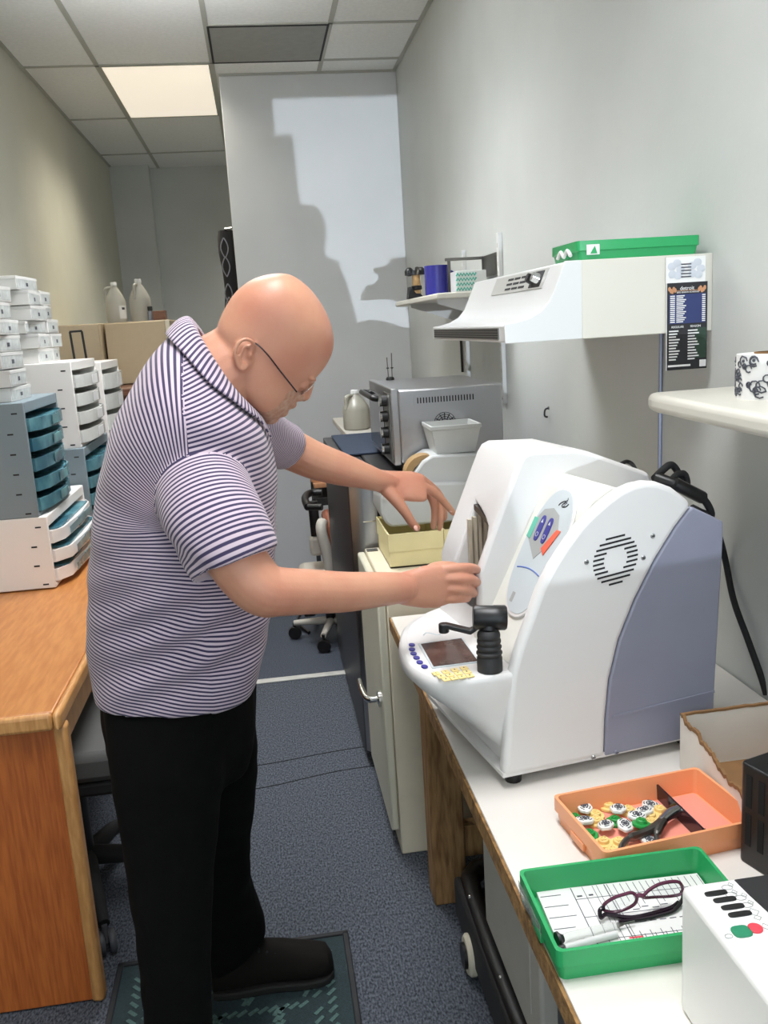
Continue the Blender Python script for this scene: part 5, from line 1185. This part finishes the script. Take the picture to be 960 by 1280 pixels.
# --- trousers and shoes
m = MB()
def leg(rows): m.loft([sring(B, F, hw, Y, 28, 2.3) for B, F, hw, Y in rows])
leg([((150, 800), (300, 800), .150, 1.61), ((126, 850), (318, 842), .158, 1.61), ((127, 885), (319, 880), .155, 1.61), ((133, 930), (318, 925), .145, 1.62), ((150, 960), (310, 955), .12, 1.62)])
leg([((128, 870), (285, 870), .095, 1.54), ((137, 950), (284, 945), .098, 1.52), ((149, 1030), (276, 1030), .090, 1.51), ((160, 1095), (268, 1105), .082, 1.50), ((170, 1160), (264, 1175), .076, 1.49), ((177, 1230), (263, 1250), .073, 1.48), ((184, 1320), (268, 1345), .072, 1.47), ((192, 1400), (276, 1425), .070, 1.46), ((194, 1430), (280, 1456), .070, 1.455)])
leg([((200, 870), (321, 850), .095, 1.69), ((196, 950), (320.5, 945), .098, 1.71), ((200, 1010), (317, 1008), .092, 1.745), ((208, 1060), (314.5, 1056), .086, 1.78), ((220, 1108), (316, 1096), .082, 1.82), ((238, 1160), (325, 1130), .076, 1.855), ((250, 1196), (331, 1152), .072, 1.875), ((256, 1214), (333, 1164), .070, 1.885)])
me = remeshed(m, .007, 8, .5)
for v in me.vertices:
    q = v.co.copy(); f = noise.noise(Vector((q.x*10, q.y*9, q.z*4)))*.007+noise.noise(Vector((q.x*22+q.z*12, q.y*14, q.z*18)))*.003; v.co = q+v.normal*f; v.co.z = max(v.co.z, .022)
from_mesh('trousers', me, 'trousers', MAN)
def shoe(x_toe, y, z0, name='shoe', ya=0.0):
    m = MB(); R = []
    prof = [(-.285, .022, .050, 0), (-.28, .030, .075, 0), (-.24, .037, .10, 0), (-.19, .037, .108, 0), (-.15, .037, .106, 0), (-.11, .042, .096, 0), (-.07, .048, .080, 0), (-.035, .047, .070, 0), (-.012, .039, .060, 0), (0, .020, .040, 0)]
    for x, hw, h, _ in prof:
        ring = []
        for q in np.linspace(0, 2*PI, 28, endpoint=False):
            co_, si = math.cos(q), math.sin(q); yy = hw*abs(co_)**.8*(1 if co_ > 0 else -1); zz = h*(.5+.5*abs(si)**.8*(1 if si > 0 else -1))
            ring.append(Vector((x, yy*(1-.25*max(0, zz/h-.5)*2*(h > .06)), zz)))
        R.append(ring)
    m.loft(R); Mx = Matrix.Translation((x_toe, y, z0+.008)) @ Matrix.Rotation(ya, 4, 'Z')
    s_ = m.build(name, 'shoe', MAN, world=True, M=Mx)
    m = MB(); ol = [(x, hw+.004) for x, hw, h, _ in prof]; poly = [(x+(.004 if i == len(ol)-1 else 0), w2) for i, (x, w2) in enumerate(ol)]+[(x, -w2) for x, w2 in ol[::-1]]
    m.prism(poly, 0, .018, 'z', None); m.build('sole', 'shoe_sole', s_, world=True, M=Matrix.Translation((x_toe, y, z0)) @ Matrix.Rotation(ya, 4, 'Z'), bevel=.004)
    m = MB()
    for k in range(4): m.tube([(-.115-.018*k, -.026, .078+.006*k), (-.118-.018*k, 0, .088+.005*k), (-.115-.018*k, .026, .078+.006*k)], .003, 6)
    m.build('laces', 'black_matte', s_, world=True, M=Mx)
shoe(.048, 1.895, .0085, ya=.04)
shoe(-.02, 1.45, .0085, ya=-.05)

# --- glasses on his face, stubble round mouth and chin
G = MB(); Yn = 1.516
G.tube(smooth_path(A3((299, 431, Yn+.002), (303, 424.5, Yn), (312, 426, Yn+.001), (322, 431, Yn+.003), (335, 444, Yn+.008), (352, 466, Yn+.018), (371, 490, Yn+.032)), 5), .0013, 8)
sp = G.build('eyeglasses', 'frame_dark', MAN, world=True)
U0 = (at(388, 476.5, 1.58)-at(372, 491, 1.58)); Uh = U0/2
for yc, nm in ((1.578, 'lens'), (1.648, 'lens')):
    c_ = at(380.5, 484, yc)+Vector((.005, 0, -.003)); P = [c_+Uh*math.sin(a)+Vector((0, .025*math.cos(a), 0)) for a in np.linspace(0, 2*PI, 25)]
    m = MB(); m.tube(P, .0008, 6, False); m.build('rim', 'chrome', sp, world=True)
    nn = Uh.cross(Vector((0, 1, 0))).normalized()*.0006; m = MB(); m.loft([[p-nn for p in P[:-1]], [p+nn for p in P[:-1]]]); m.build(nm, 'clear', sp, world=True)
m = MB(); m.tube(smooth_path([at(384, 481, 1.602)+Vector((.004, 0, 0)), at(386, 479, 1.613)+Vector((.010, 0, 0)), at(384, 481, 1.624)+Vector((.004, 0, 0))], 4), .001, 6); m.build('bridge', 'chrome', sp, world=True)
inv = root_matrix(MAN).inverted(); bm_ = BODY.data; SP_ = [(364, 503, .024), (355, 510, .024), (345, 517, .024), (335, 523, .024), (322, 521, .016)]; pts = [(at(x, y, 1.61), r) for x, y, r in SP_]
ff = []; used = {}; vv = []
for p in bm_.polygons:
    wc = root_matrix(MAN) @ p.center
    if any(abs(wc.y-1.61) < .052 and math.hypot(wc.x-q.x, wc.z-q.z) < r for q, r in pts):
        f = []
        for i in p.vertices:
            if i not in used: used[i] = len(vv); vx = bm_.vertices[i]; vv.append(tuple(vx.co+vx.normal*.0007))
            f.append(used[i])
        ff.append(f)
if ff:
    b_ = bpy.data.meshes.new('beard'); b_.from_pydata(vv, [], ff); b_.polygons.foreach_set('use_smooth', [True]*len(ff)); b_.materials.append(MT['beard'])
    o = bpy.data.objects.new('beard', b_); col.objects.link(o); o.parent = MAN; o['label'] = 'short grey moustache and chin stubble'
